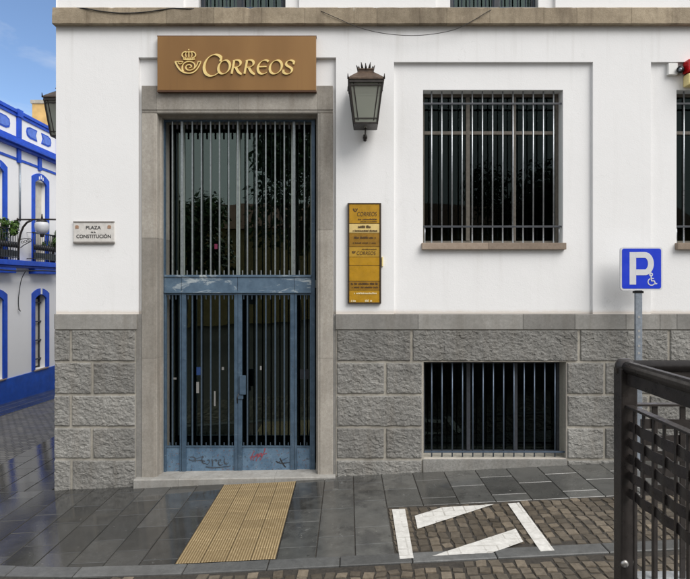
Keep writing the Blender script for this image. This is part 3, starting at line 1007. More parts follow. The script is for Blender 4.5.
# lintel
prof = [(DR + .01, zt), (sy + .004, zt), (sy, zt - .004), (sy, zi + .045), (sy + .007, zi + .040), (sy + .009, zi + .012), (sy + .018, zi), (.10, zi - .002), (.105, zi - .022), (.42, zi - .022)]
for a, b in ((142, 157), (157, 239), (239, 317.5), (317.5, 333)):
    x0, x1 = PX(a) + .001, PX(b) - .001
    n = len(prof); t = rnd.uniform(.2, 1)
    vs = [(x, p[0], p[1]) for x in (x0, x1) for p in prof]
    sr.add(vs, [(i, i + 1, n + i + 1, n + i) for i in range(n - 1)] + [tuple(range(n)), tuple(reversed(range(n, 2 * n)))], t)
obj('door_surround', sr, M['granite_door'], po)
stp = MB()
sx0, sx1 = PX(136.5), PX(335.5)
for xa_, xb_ in ((sx0, sx0 + .55), (sx0 + .552, sx1 - .75), (sx1 - .748, sx1)):
    def sz(x): return -.024 + .040 * (x - sx0) / (sx1 - sx0)
    vs = [(x, y, z) for x in (xa_, xb_) for y, z in ((.5, -.6), (-.10, -.6), (-.10, sz(x) - .010), (-.092, sz(x) - .003), (-.08, sz(x)), (.5, sz(x)))]
    stp.add(vs, [(0, 1, 2, 3, 4, 5), (11, 10, 9, 8, 7, 6)] + [(i, (i + 1) % 6, 6 + (i + 1) % 6, 6 + i) for i in range(6)], rnd.uniform(.3, 1))
sk_ = MB()
sk_.box(PX(135.0), PX(143.0), -.003, DR + .02, -.5, zb - .002, .3, .003)
obj('plinth_return', sk_, M['granite_band'], po)
sk_ = MB()
sk_.box(PX(332.2), PX(336.8), -.003, DR + .02, -.5, zb - .002, .3, .003)
obj('plinth_return', sk_, M['granite_band'], po)
obj('doorstep', stp, M['granite_band'], po)

# ---------------------------------------------------------------- blue gate
GY = 0.20
gx0, gx1 = PX(161.5, GY), PX(315, GY)
gtop = PZ(119, GY)
def gx(px): return PX(px, GY)
def gzz(py): return PZ(py, GY)
gf = MB()
gf.box(gx(161.5), gx(165), GY - .02, GY + .05, gzz(472.5), gtop, 0, .003)
gf.box(gx(311.5), gx(315), GY - .02, GY + .05, gzz(472.5), gtop, 0, .003)
gf.box(gx(165), gx(311.5), GY - .01, GY + .04, gtop - .035, gtop, 0, .002)
gate = obj('gate_frame', gf, M['gate'], po)
tr_ = MB()
for a, b in ((165, 181.7), (181.9, 237.8), (238, 294.2), (294.4, 311.5)):
    tr_.box(gx(a) + .001, gx(b) - .001, GY - .022, GY + .04, gzz(291.5), gzz(276.5), 0, .003)
tr_.box(gx(165), gx(311.5), GY - .034, GY + .03, gzz(277), gzz(275), 0, .002)
tr_.box(gx(165), gx(311.5), GY - .034, GY + .03, gzz(293), gzz(291), 0, .002)
obj('gate_transom', tr_, M['gate_rail'], po)
ub = MB()
upx = [172.5, 192.4, 201.5, 210.7, 219.6, 228.7, 237.9, 247.4, 256.6, 265.8, 275.2, 284.3, 304.5]
for px in upx:
    ub.box(gx(px) - .0085, gx(px) + .0085, GY - .008, GY + .014, gzz(276), gtop - .03, 0, .003)
allx = sorted(upx + [182, 294])
for a, b in zip(allx[:-1], allx[1:]):
    m_ = (a + b) / 2
    ub.box(gx(m_) - .006, gx(m_) + .006, GY - .006, GY + .006, gzz(275), gzz(270.5), 0, .002)
obj('upper_grille', ub, M['gate_bar'], po)
hk = MB()
for a, b in zip(allx[:-1], allx[1:]):
    m_ = (a + b) / 2
    hk.box(gx(m_) - .012, gx(m_) + .012, GY - .004, GY + .010, gtop - .13, gtop - .03, 0, .003)
pieces('grille_hook', hk, M['dark_iron'], po)
um = MB()
for px in (182, 294):
    um.box(gx(px) - .016, gx(px) + .016, GY - .004, GY + .02, gzz(276), gtop - .03, 0, .003)
pieces('grille_mullion', um, M['gate_bar'], po)
low0, low1 = gzz(472.3), gzz(292.8)
kick = gzz(446.7)
lowx_l = [192.4, 201.5, 210.7, 219.6, 228.7]
lowx_r = [247.4, 256.6, 265.8, 275.2, 284.3]
def leaf(a, b, bars, stile_l, stile_r, lock=False):
    f = MB()
    f.box(gx(a), gx(a) + stile_l, GY - .018, GY + .03, low0, low1, 0, .003)
    f.box(gx(b) - stile_r, gx(b), GY - .018, GY + .03, low0, low1, 0, .003)
    f.box(gx(a) + stile_l, gx(b) - stile_r, GY - .012, GY + .025, low1 - .03, low1, 0, .002)
    f.box(gx(a) + stile_l, gx(b) - stile_r, GY - .014, GY + .025, kick - .004, kick + .012, 0, .002)
    lf = obj('gate_leaf', f, M['gate'], po)
    br = MB()
    for px in bars:
        br.box(gx(px) - .009, gx(px) + .009, GY - .006, GY + .012, kick + .01, low1 - .025, 0, .003)
    pts = [a + (b - a) * 0.0] 
    bb = sorted([a + 2] + bars + [b - 2])
    for p, q in zip(bb[:-1], bb[1:]):
        m_ = (p + q) / 2
        br.box(gx(m_) - .005, gx(m_) + .005, GY - .005, GY + .006, low1 - .085, low1 - .03, 0, .002)
        br.box(gx(m_) - .005, gx(m_) + .005, GY - .005, GY + .006, kick + .012, kick + .055, 0, .002)
    obj('bars', br, M['gate_bar_low'], lf)
    kp = MB()
    kp.box(gx(a) + stile_l + .001, gx(b) - stile_r - .001, GY - .004, GY + .012, low0 + .012, kick - .005, 0, .003)
    obj('kick_panel', kp, M['gate_kick'], lf)
    if lock:
        lk = MB()
        lk.box(gx(240.2), gx(246.2), GY - .045, GY - .0185, gzz(394), gzz(375), 0, .004)
        lk.box(gx(238.2), gx(243.6), GY - .032, GY - .0185, gzz(398.5), gzz(394.3), 0, .003)
        obj('lock_box', lk, M['gate'], lf)
        hd = MB()
        hd.tube([(gx(239.5), GY - .046, gzz(393)), (gx(239.5), GY - .075, gzz(393)), (gx(238.2), GY - .08, gzz(397)), (gx(238.6), GY - .078, gzz(402))], .007, 8)
        obj('handle', hd, M['dark_iron'], lf)
    return lf
leaf(165.2, 181.5, [172.5], .018, .018)
leaf(181.9, 237.9, lowx_l, .055, .045)
leaf(238.2, 294.2, lowx_r, .050, .050, True)
leaf(294.6, 311.4, [304.5], .030, .018)
# graffiti on the kick panels: a scribbled tag in black and a red blot
def nib_strip(mb, pts, y, w, thin, ang, depth=0.0, t=0.0):
    pts = [Vector((p[0], p[1])) for p in pts]
    L = []; Rr = []
    for i, p in enumerate(pts):
        d = pts[min(i + 1, len(pts) - 1)] - pts[max(i - 1, 0)]
        if d.length < 1e-9: d = Vector((1, 0))
        d.normalize()
        th = math.atan2(d.y, d.x)
        h = .5 * max(thin, w * abs(math.sin(th - ang)))
        nn = Vector((-d.y, d.x)) * h
        L.append(p + nn); Rr.append(p - nn)
    n = len(pts)
    vs = [(q.x, y, q.y) for q in L] + [(q.x, y, q.y) for q in Rr]
    fs = [(i, n + i, n + i + 1, i + 1) for i in range(n - 1)]
    if depth > 0:
        vs += [(q.x, y + depth, q.y) for q in L] + [(q.x, y + depth, q.y) for q in Rr]
        o2 = 2 * n
        fs += [(i, i + 1, o2 + i + 1, o2 + i) for i in range(n - 1)]
        fs += [(n + i + 1, n + i, o2 + n + i, o2 + n + i + 1) for i in range(n - 1)]
        fs += [(0, o2, o2 + n, n), (n - 1, 2 * n - 1, o2 + 2 * n - 1, o2 + n - 1)]
    mb.add(vs, fs, t)
def scribble(x0, x1, z0, z1, n, seed):
    r_ = random.Random(seed); out = []
    for i in range(n):
        a = i / (n - 1)
        out.append((x0 + (x1 - x0) * a + r_.uniform(-.012, .012), z0 + (z1 - z0) * (.5 + .45 * math.sin(a * 34 + r_.uniform(-.8, .8)) * r_.uniform(.3, 1))))
    return out
def tagged(m, strokes, w, thin, lab=None):
    mb = MB()
    for n_, p in enumerate(strokes):
        q = [(gx(a), gzz(b)) for a, b in p]
        nib_strip(mb, q, GY - .0062 - .0004 * n_, w, thin, .7)
    o = obj('graffiti', mb, m, po)
    if lab: o['label'] = lab
tagged(simple('worn_black_spray', (0.045, 0.055, 0.07), 0.6, 0, .5, 40), [bez((190, 457), (194, 456), (197, 458), (195, 462)), bez((189, 459), (193, 463), (199, 455), (204, 457)), bez((192, 461.5), (197, 459.5), (200, 460), (205, 461)),
    bez((203, 455.5), (201, 460), (202, 464), (206, 463)), bez((207, 460), (211, 458), (210, 465), (206, 464)), bez((212, 459), (213, 462), (213, 464), (212.5, 466)), bez((213, 461), (215, 458.5), (217, 459.5), (217, 461)),
    bez((218, 463), (222, 461), (221, 458), (219, 460)) + bez((219, 460), (217, 465), (221, 466), (223, 464))[1:], bez((225, 458), (223, 462), (226, 466), (229, 462)), bez((206, 466.5), (214, 468), (222, 467), (231, 465.5))], .017, .006)
tagged(M['black_ink'], [bez((277, 463), (281, 460), (285, 459.5), (288, 457)), bez((280, 458), (282, 462), (284, 466), (286, 467)), bez((276, 461), (280, 464), (285, 463), (290, 462))], .016, .005)
tagged(simple('faded_red_spray', (0.24, 0.05, 0.07), 0.6, 0, .4, 40), [bez((251, 460), (252, 455), (253, 452), (255, 451)), bez((253, 460), (256, 454), (258, 452), (259, 457)), bez((256, 461), (259, 453), (262, 450), (262, 457)), bez((260, 460), (263, 454), (265, 452), (265, 448)), bez((250, 457), (256, 456), (261, 455), (267, 453))], .022, .010, 'faded red scribble')

# glazed inner door and lobby
IY = 0.46
ix0, ix1 = PX(155, .42), PX(320, .42)
fr = MB()
for px, wd in ((163.5, .05), (183, .055), (238.5, .05), (293.5, .055), (312.5, .05)):
    fr.box(PX(px, IY) - wd / 2, PX(px, IY) + wd / 2, IY - .03, IY + .03, PZ(474, IY), PZ(112, IY), 0, .004)
for py, h in ((284, .10), (468, .12), (122, .06)):
    fr.box(ix0 - .05, ix1 + .05, IY - .025, IY + .025, PZ(py, IY) - h / 2, PZ(py, IY) + h / 2, 0, .004)
idr = obj('inner_door', fr, M['alu'], po)
pn = MB()
pn.box(ix0 - .05, ix1 + .05, IY - .004, IY + .004, PZ(474, IY), PZ(112, IY))
obj('pane', pn, M['door_glass'], idr)
lob = MB()
lx0, lx1, lz0, lz1, ly1 = PX(120), PX(352), PZ(474.5, .3), 5.0, 5.0
lob.add([(lx0, .5, lz0), (lx0, ly1, lz0), (lx0, ly1, lz1), (lx0, .5, lz1)], [(0, 1, 2, 3)])
lob.add([(lx1, .5, lz0), (lx1, ly1, lz0), (lx1, ly1, lz1), (lx1, .5, lz1)], [(0, 1, 2, 3)])
lob.add([(lx0, ly1, lz0), (lx1, ly1, lz0), (lx1, ly1, lz1), (lx0, ly1, lz1)], [(0, 1, 2, 3)])
lob.add([(lx0, .5, lz1), (lx1, .5, lz1), (lx1, ly1, lz1), (lx0, ly1, lz1)], [(0, 1, 2, 3)])
# infill between the stone reveal and the room
for a, b in ((lx0, ix0 - .04), (ix1 + .04, lx1)):
    lob.add([(a, .47, lz0), (b, .47, lz0), (b, .47, lz1), (a, .47, lz1)], [(0, 1, 2, 3)])
lob.add([(ix0 - .1, .47, PZ(113, IY)), (ix1 + .1, .47, PZ(113, IY)), (ix1 + .1, .47, lz1), (ix0 - .1, .47, lz1)], [(0, 1, 2, 3)])
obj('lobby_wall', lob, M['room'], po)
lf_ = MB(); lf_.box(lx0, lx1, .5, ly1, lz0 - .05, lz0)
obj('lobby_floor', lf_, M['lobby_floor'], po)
# notices stuck on the glass
def sticker(nm, pxs, pys, m, y=IY - .009):
    s_ = MB(); s_.box(PX(pxs[0], y), PX(pxs[1], y), y - .002, y, PZ(pys[1], y), PZ(pys[0], y))
    return obj('paper_notice', s_, m, idr)
for a in (((173, 176.5), (377.5, 379.5), 'paper'), ((196.4, 199), (382, 393), 'paper'), ((196.5, 200.6), (367, 375), 'blue_paper'),
          ((221.8, 224), (367, 370), 'paper'), ((260, 261.7), (366, 370), 'paper'), ((214, 215.6), (391, 406), 'paper'),
          ((214.5, 217.5), (244, 249), 'pink_paper'), ((300, 309), (369, 379), 'dark_frame')):
    sticker('', a[0], a[1], M[a[2]])

# ---------------------------------------------------------------- windows
def window(px0, px1, py0, py1, bars, hz, muls, transom, fm, bm_, gy, fy, sill=True, bw_=.009, side=True):
    X0, X1 = PX(px0, RP), PX(px1, RP); Z0, Z1 = PZ(py1, RP), PZ(py0, RP)
    f = MB()
    fw = .038
    f.box(X0 + .001, X0 + fw, fy - .025, fy + .025, Z0 + .001, Z1 - .001, 0, .004)
    f.box(X1 - fw, X1 - .001, fy - .025, fy + .025, Z0 + .001, Z1 - .001, 0, .004)
    f.box(X0 + fw, X1 - fw, fy - .024, fy + .024, Z1 - fw, Z1 - .001, 0, .004)
    f.box(X0 + fw, X1 - fw, fy - .024, fy + .024, Z0 + .001, Z0 + fw, 0, .004)
    for px in muls:
        f.box(PX(px, fy) - .024, PX(px, fy) + .024, fy - .03, fy + .022, Z0 + fw, Z1 - fw, 0, .004)
    if transom:
        zt_ = PZ(transom, fy)
        f.box(X0 + fw, X1 - fw, fy - .027, fy + .020, zt_ - .022, zt_ + .022, 0, .004)
    wo_ = obj('window', f, fm, po)
    p = MB(); p.box(X0 + .02, X1 - .02, fy - .003, fy + .003, Z0 + .02, Z1 - .02)
    obj('pane', p, M['glass'], wo_)
    gm = MB()
    for px in bars:
        x = PX(px, gy)
        gm.tube([(x, gy, Z0 + .004), (x, gy, Z1 - .004)], bw_, 8)
    for py in hz:
        z = PZ(py, gy); hm_ = MB()
        hm_.box(X0 + .004, X1 - .004, gy - .016, gy - .009, z - .012, z + .012, 0, .002)
        obj('grille_rail', hm_, M['dark_frame'] if sill else bm_, wo_)
    for s_ in (0, 1):
        if side:
            xx = X1 - .03 if s_ else X0 + .03
            gm.tube([(xx, gy, Z0 + .004), (xx, gy, PZ(hz[-1], gy) if hz else Z1)], .007, 6)
    obj('grille', gm, bm_, wo_)
    if sill:
        s_ = MB()
        xm = X0 + (X1 - X0) * .46
        for a, b in ((X0 - .02, xm - .001), (xm + .001, X1 + .02)):
            s_.box(a, b, -.018, fy - .026, Z0 - .085, Z0 - .001, rnd.uniform(.2, 1), .006)
        obj('sill', s_, M['sill'], wo_)
    r_ = MB()
    rx0, rx1, rz0, rz1 = X0 - .6, X1 + .6, Z0 - .3, Z1 + .3
    ry0, ry1 = fy + .04, fy + 2.2
    for q in ([(rx0, ry0, rz0), (rx0, ry1, rz0), (rx0, ry1, rz1), (rx0, ry0, rz1)], [(rx1, ry0, rz0), (rx1, ry1, rz0), (rx1, ry1, rz1), (rx1, ry0, rz1)],
              [(rx0, ry1, rz0), (rx1, ry1, rz0), (rx1, ry1, rz1), (rx0, ry1, rz1)], [(rx0, ry0, rz0), (rx1, ry0, rz0), (rx1, ry1, rz0), (rx0, ry1, rz0)],
              [(rx0, ry0, rz1), (rx1, ry0, rz1), (rx1, ry1, rz1), (rx0, ry1, rz1)]):
        r_.add(q, [(0, 1, 2, 3)])
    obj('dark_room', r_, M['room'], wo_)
    return wo_
wb = [431.6 + 10.16 * i for i in range(13)]
window(423, 563, 90, 243, wb, (104, 226.7), (467.5, 513.5), 133.5, M['wood_frame'], M['bar'], .095, .22)
window(676.5, 816.5, 90, 243, [683.8 + 10.16 * i for i in range(13)], (104, 226.7), (721, 767), 133.5, M['wood_frame'], M['bar'], .095, .22)
# basement window
bb = [431.7 + 10.27 * i for i in range(13)]
bwin = window(424, 565.5, 362.3, 457.5, bb, (451.5,), (468, 515), None, M['dark_frame'], M['bar_blue'], .07, .26, False, .0085, False)
# upper windows
def upper(wi, pxm):
    X0, X1, Z0, Z1 = wi
    f = MB()
    for a, b in ((X0, X0 + .06), (X1 - .06, X1), (PX(pxm, .2) - .05, PX(pxm, .2) + .05)):
        f.box(a + .001, b - .001, .17, .23, Z0 + .001, Z1, 0, .004)
    f.box(X0 + .06, PX(pxm, .2) - .05, .172, .228, Z0 + .001, Z0 + .05, 0, .003)
    f.box(PX(pxm, .2) + .05, X1 - .06, .172, .228, Z0 + .001, Z0 + .05, 0, .003)
    f.box(X0, X1, .172, .228, Z1 - .08, Z1 - .001, 0, .003)
    wo_ = obj('window', f, M['dark_frame'], po)
    p = MB(); p.box(X0 + .03, X1 - .03, .197, .203, Z0 + .02, Z1 - .02)
    obj('pane', p, M['door_glass'], wo_)
    gm = MB()
    n = 11
    for i in range(n):
        x = X0 + (X1 - X0) * (i + .5) / n
        gm.tube([(x, .09, Z0 + .002), (x, .09, Z0 + 1.0)], .009, 8)
    gm.box(X0 + .002, X1 - .002, .08, .10, Z0 + .05, Z0 + .075)
    gm.box(X0 + .002, X1 - .002, .07, .11, Z0 + 1.0, Z0 + 1.03)
    obj('grille', gm, M['bar_blue'], wo_)
    r_ = MB()
    r_.add([(X0 - .4, 1.5, Z0), (X1 + .4, 1.5, Z0), (X1 + .4, 1.5, Z1), (X0 - .4, 1.5, Z1)], [(0, 1, 2, 3)])
    r_.add([(X0 - .4, .27, Z0), (X1 + .4, .27, Z0), (X1 + .4, 1.5, Z0), (X0 - .4, 1.5, Z0)], [(0, 1, 2, 3)])
    r_.add([(X0 - .4, .27, Z1), (X1 + .4, .27, Z1), (X1 + .4, 1.5, Z1), (X0 - .4, 1.5, Z1)], [(0, 1, 2, 3)])
    for x in (X0 - .4, X1 + .4):
        r_.add([(x, .27, Z0), (x, 1.5, Z0), (x, 1.5, Z1), (x, .27, Z1)], [(0, 1, 2, 3)])
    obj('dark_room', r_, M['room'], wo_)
upper(upw[0], 241); upper(upw[1], 495.5)

# ================================================================== SIGN ABOVE THE DOOR
SY = -0.075
sg = tag(empty('sign_board', P(236.5, 91, -.07)), 'long brown sign with a gold horn emblem and gold lettering above the blue door', 'sign')
b_ = MB(); b_.box(PX(157.3, SY), PX(316, SY), SY, -.001, PZ(90.3, SY), PZ(36.3, SY), 0, .004)
board = obj('board', b_, M['sign'], sg)
e_ = MB()
e_.box(PX(156.8, SY), PX(316.5, SY), SY + .004, -.002, PZ(91.6, SY), PZ(90.35, SY), 0, .002)
e_.box(PX(156.8, SY), PX(316.5, SY), SY + .004, -.002, PZ(36.25, SY), PZ(35.3, SY), 0, .002)
pieces('edge_trim', e_, M['sign_edge'], sg)
GL = {
 'C': [arc(.56, .5, .50, .52, 42, 318, 34), lin((.93, .86), (.90, .68), 4)],
 'O': [arc(.5, .5, .46, .5, 100, 460, 44)],
 'R': [lin((.20, 0), (.20, 1.0)), bez((.08, .96), (.40, 1.06), (.85, 1.02), (.83, .74)) + bez((.83, .74), (.81, .52), (.52, .47), (.24, .48))[1:], bez((.46, .50), (.62, .30), (.78, .06), (1.12, -.02))],
 'E': [arc(.58, .5, .50, .51, 52, 312, 30), lin((.12, .52), (.80, .54), 5)],
 'S': [bez((.88, .84), (.72, 1.06), (.22, 1.06), (.22, .76)) + bez((.22, .76), (.22, .52), (.82, .52), (.82, .26))[1:] + bez((.82, .26), (.82, -.08), (.28, -.08), (.10, .16))[1:], lin((.88, .90), (.85, .70), 4), lin((.12, .10), (.10, .30), 4)],
}
let = MB()
cnt = [0]
def glyph(ch, pxa, pxb, pyt, pyb, w=2.55, thin=.6, sl=.20):
    k = (D + SY) / F
    x0, z0 = PX(pxa, SY), PZ(pyb, SY); ww = (pxb - pxa) * k; hh = (pyb - pyt) * k
    for st_ in GL[ch]:
        pts = [(x0 + u * ww + sl * (v - .5) * hh, z0 + v * hh) for u, v in st_]
        cnt[0] += 1
        nib_strip(let, pts, SY - .016 - .0004 * (cnt[0] % 9), w * k, thin * k, R(28), .0165)
glyph('C', 203.5, 221.5, 55.5, 76.0, 3.0, .7)
glyph('O', 218.3, 230.5, 60.8, 74.3)
glyph('R', 231, 242, 60.8, 74.3)
glyph('R', 243.8, 255, 60.8, 74.3)
glyph('E', 257.2, 269, 60.8, 74.3)
glyph('O', 269.6, 282.3, 60.8, 74.3)
glyph('S', 283, 294.8, 60.8, 74.3)
obj('lettering', let, M['gold'], sg)
em = MB()
k = (D + SY) / F
cnt = [0]
def estroke(pts, w=1.5, thin=.9):
    cnt[0] += 1
    q = [(PX(a, SY), PZ(b, SY)) for a, b in pts]
    nib_strip(em, q, SY - .014 - .0004 * (cnt[0] % 11), w * k, thin * k, R(30), .0145)
# horn: two flaring arms and a coiled middle, traced at ten units to the pixel
def ez(*p, n=18): return [(170 + a / 10.6, 42 + b / 10.6) for a, b in bez(*p, n)]
estroke(ez((60, 212), (90, 300), (140, 336), (205, 336)) + ez((205, 336), (268, 336), (308, 280), (330, 212))[1:], 1.7, 1.05)
estroke(ez((56, 213), (80, 211), (110, 211), (142, 213)), 1.0, .8)
estroke(ez((88, 222), (100, 240), (118, 246), (136, 222)), .9, .6)
estroke(ez((208, 212), (150, 210), (112, 262), (146, 322)), 1.6, .9)
estroke(ez((206, 212), (262, 214), (280, 250), (258, 280)), 1.3, .8)
estroke(ez((302, 213), (286, 268), (255, 304), (208, 304)) + ez((208, 304), (160, 304), (160, 246), (205, 246))[1:] + ez((205, 246), (240, 246), (234, 282), (208, 276))[1:], 1.4, .8)
estroke(ez((298, 213), (308, 211), (320, 211), (334, 213)), 1.0, .8)
# crown
estroke(ez((142, 186), (170, 194), (240, 194), (266, 186)), 1.2, 1.0)
estroke(ez((150, 170), (112, 148), (140, 100), (180, 112)), 1.1, .9)
estroke(ez((256, 170), (296, 148), (266, 100), (228, 112)), 1.1, .9)
estroke(ez((176, 164), (156, 120), (182, 104), (203, 112)), .9, .7)
estroke(ez((230, 164), (250, 120), (224, 104), (203, 112)), .9, .7)
estroke(ez((203, 168), (203, 150), (203, 130), (203, 104)), .9, .9)
for a, b in ((150, 172), (168, 176), (186, 178), (204, 179), (222, 178), (240, 176), (256, 172), (203, 88)):
    estroke(arc(170 + a / 10.6, 42 + b / 10.6, .32, .32, 0, 360, 10), .7, .7)
obj('horn_emblem', em, M['gold'], sg)

# ================================================================== NOTICE BOARD
NY = -0.04
nb = tag(empty('notice_board', P(364.5, 303.5, 0)), 'tall narrow gold board of post office services screwed to the wall under the lantern', 'notice board')
f = MB()
for a, b, c, d in ((347.6, 349.2, 203, 303.6), (379.6, 381.2, 203, 303.6)):
    f.box(PX(a, NY), PX(b, NY), NY - .006, -.001, PZ(d, NY), PZ(c, NY), 0, .002)
f.box(PX(349.2, NY), PX(379.6, NY), NY - .006, -.001, PZ(204.2, NY), PZ(203, NY), 0, .002)
f.box(PX(349.2, NY), PX(379.6, NY), NY - .006, -.001, PZ(303.6, NY), PZ(302.4, NY), 0, .002)
obj('frame', f, M['brown_frame'], nb)
rows_ = [(204.2, 223.3, 'gold_panel'), (223.8, 232.8, 'cream_panel'), (233.2, 246.5, 'gold_panel_dark'), (247, 256.8, 'pale_gold_panel'), (257.2, 265.2, 'gold_panel'), (265.7, 281, 'gold_panel'), (281.4, 290, 'gold_panel_dark'), (290.4, 302.4, 'gold_panel')]
for a, b, m_ in rows_:
    q = MB(); q.box(PX(349.25, NY), PX(379.55, NY), NY + rnd.uniform(-.001, .001), -.002, PZ(b, NY), PZ(a, NY), 0, .0015)
    obj('slat_panel', q, M[m_], nb)
def wline(mb, xa, xb, yc, h, seed, y=NY - .0035, gaps=.18):
    """illegible small print: a row of tiny uneven strokes"""
    r_ = random.Random(seed)
    x = xa
    while x < xb - .3:
        wd = r_.uniform(.45, 1.0)
        if r_.random() > gaps:
            hh = h * r_.uniform(.55, 1.0)
            mb.box(PX(x, NY), PX(min(xb, x + wd), NY), y, NY - .0012, PZ(yc + h / 2, NY), PZ(yc + h / 2 - hh, NY))
        x += wd + .28
def printed(fn, m=None):
    q_ = MB(); fn(q_); obj('small_print', q_, m or M['ink'], nb)
printed(lambda q_: merge(q_, shift(text_mb('CORREOS', .075, .245, .15), P(367, 214.3, NY - .003))))
printed(lambda q_: merge(q_, shift(text_mb('CORREOS', .062, .235, .15), P(366.2, 253.3, NY - .003))))
for px_, py_, s_ in ((355.2, 209.5, 1.0), (353.8, 251.8, .7)):
    def horn(q_):
        nib_strip(q_, [(PX(px_ + a * s_, NY), PZ(py_ + b * s_, NY)) for a, b in bez((-2, -1), (-1.4, 3), (1.6, 3), (2.2, -1))], NY - .0032, .011, .006, .5)
        nib_strip(q_, [(PX(px_ + a * s_, NY), PZ(py_ + b * s_, NY)) for a, b in arc(0, .4, 1.1, 1.1, 0, 360, 14)], NY - .0036, .008, .004, .5)
    q_ = MB(); horn(q_); obj('horn_mark', q_, M['ink'], nb)
for a in ((358, 377, 219.3, 1.4, 1), (360, 377, 221.6, 1.0, 2), (358, 371, 226.6, 2.8, 3), (353, 377.5, 230.6, 2.0, 4), (354, 376, 237.5, 2.0, 5), (353, 377, 242.8, 1.3, 6), (362, 377, 249.2, 1.1, 16), (351, 378, 283.6, 2.2, 7), (352, 378, 287.2, 1.5, 8)):
    printed(lambda q_: wline(q_, *a, gaps=.1))
for a in ((354, 377, 293.0, 2.0, 9), (365, 372, 300.6, 2.4, 10), (351, 356, 300.8, 2.2, 12)):
    printed(lambda q_: wline(q_, *a, gaps=.05), M['white_ink'])
pr = MB(); pr.box(PX(381.6), PX(383), -.03, -.001, PZ(266.5), PZ(257), 0, .003)
obj('side_clip', pr, M['yellow_lamp'], nb)

# ================================================================== STREET NAME PLAQUE
QY = -0.025
pq = tag(empty('street_plaque', P(93.5, 243, 0)), 'small pale stone plaque naming the square, fixed to the white wall left of the door', 'plaque')
q = MB(); q.box(PX(73.4, QY), PX(114, QY), QY, -.001, PZ(243, QY), PZ(221.6, QY), 0, .004)
obj('plate', q, M['marble'], pq)
q = MB()
q.box(PX(73.2, QY), PX(114, QY), QY - .006, -.002, PZ(222.6, QY), PZ(221.3, QY), 0, .002)
q.box(PX(73.2, QY), PX(114.2, QY), QY - .006, -.002, PZ(243.6, QY), PZ(241.6, QY), 0, .002)
pieces('edge_strip', q, M['plaque_edge'], pq)
q = MB()
merge(q, shift(text_mb('PLAZA', .060, .185, 0, 0, .0012), P(93.4, 227.8, QY - .002)))
merge(q, shift(text_mb('CONSTITUCI\u00d3N', .060, .43, 0, 0, .0012), P(93.6, 236.6, QY - .002)))
merge(q, shift(text_mb('de la', .032, .06, 0, 0, .001), P(93.2, 232.2, QY - .002)))
obj('lettering', q, M['black_ink'], pq)
for px_ in (77, 109.3):
    q = MB()
    poly = [(-1.7, 1.6), (-1.7, -1.2), (-.8, -1.7), (.8, -1.7), (1.7, -1.2), (1.7, 1.6)]
    q.prism([(PX(px_ + a, QY), PZ(227 + b, QY)) for a, b in poly], QY - .004, QY - .0005)
    obj('badge', q, M['terracotta'], pq)

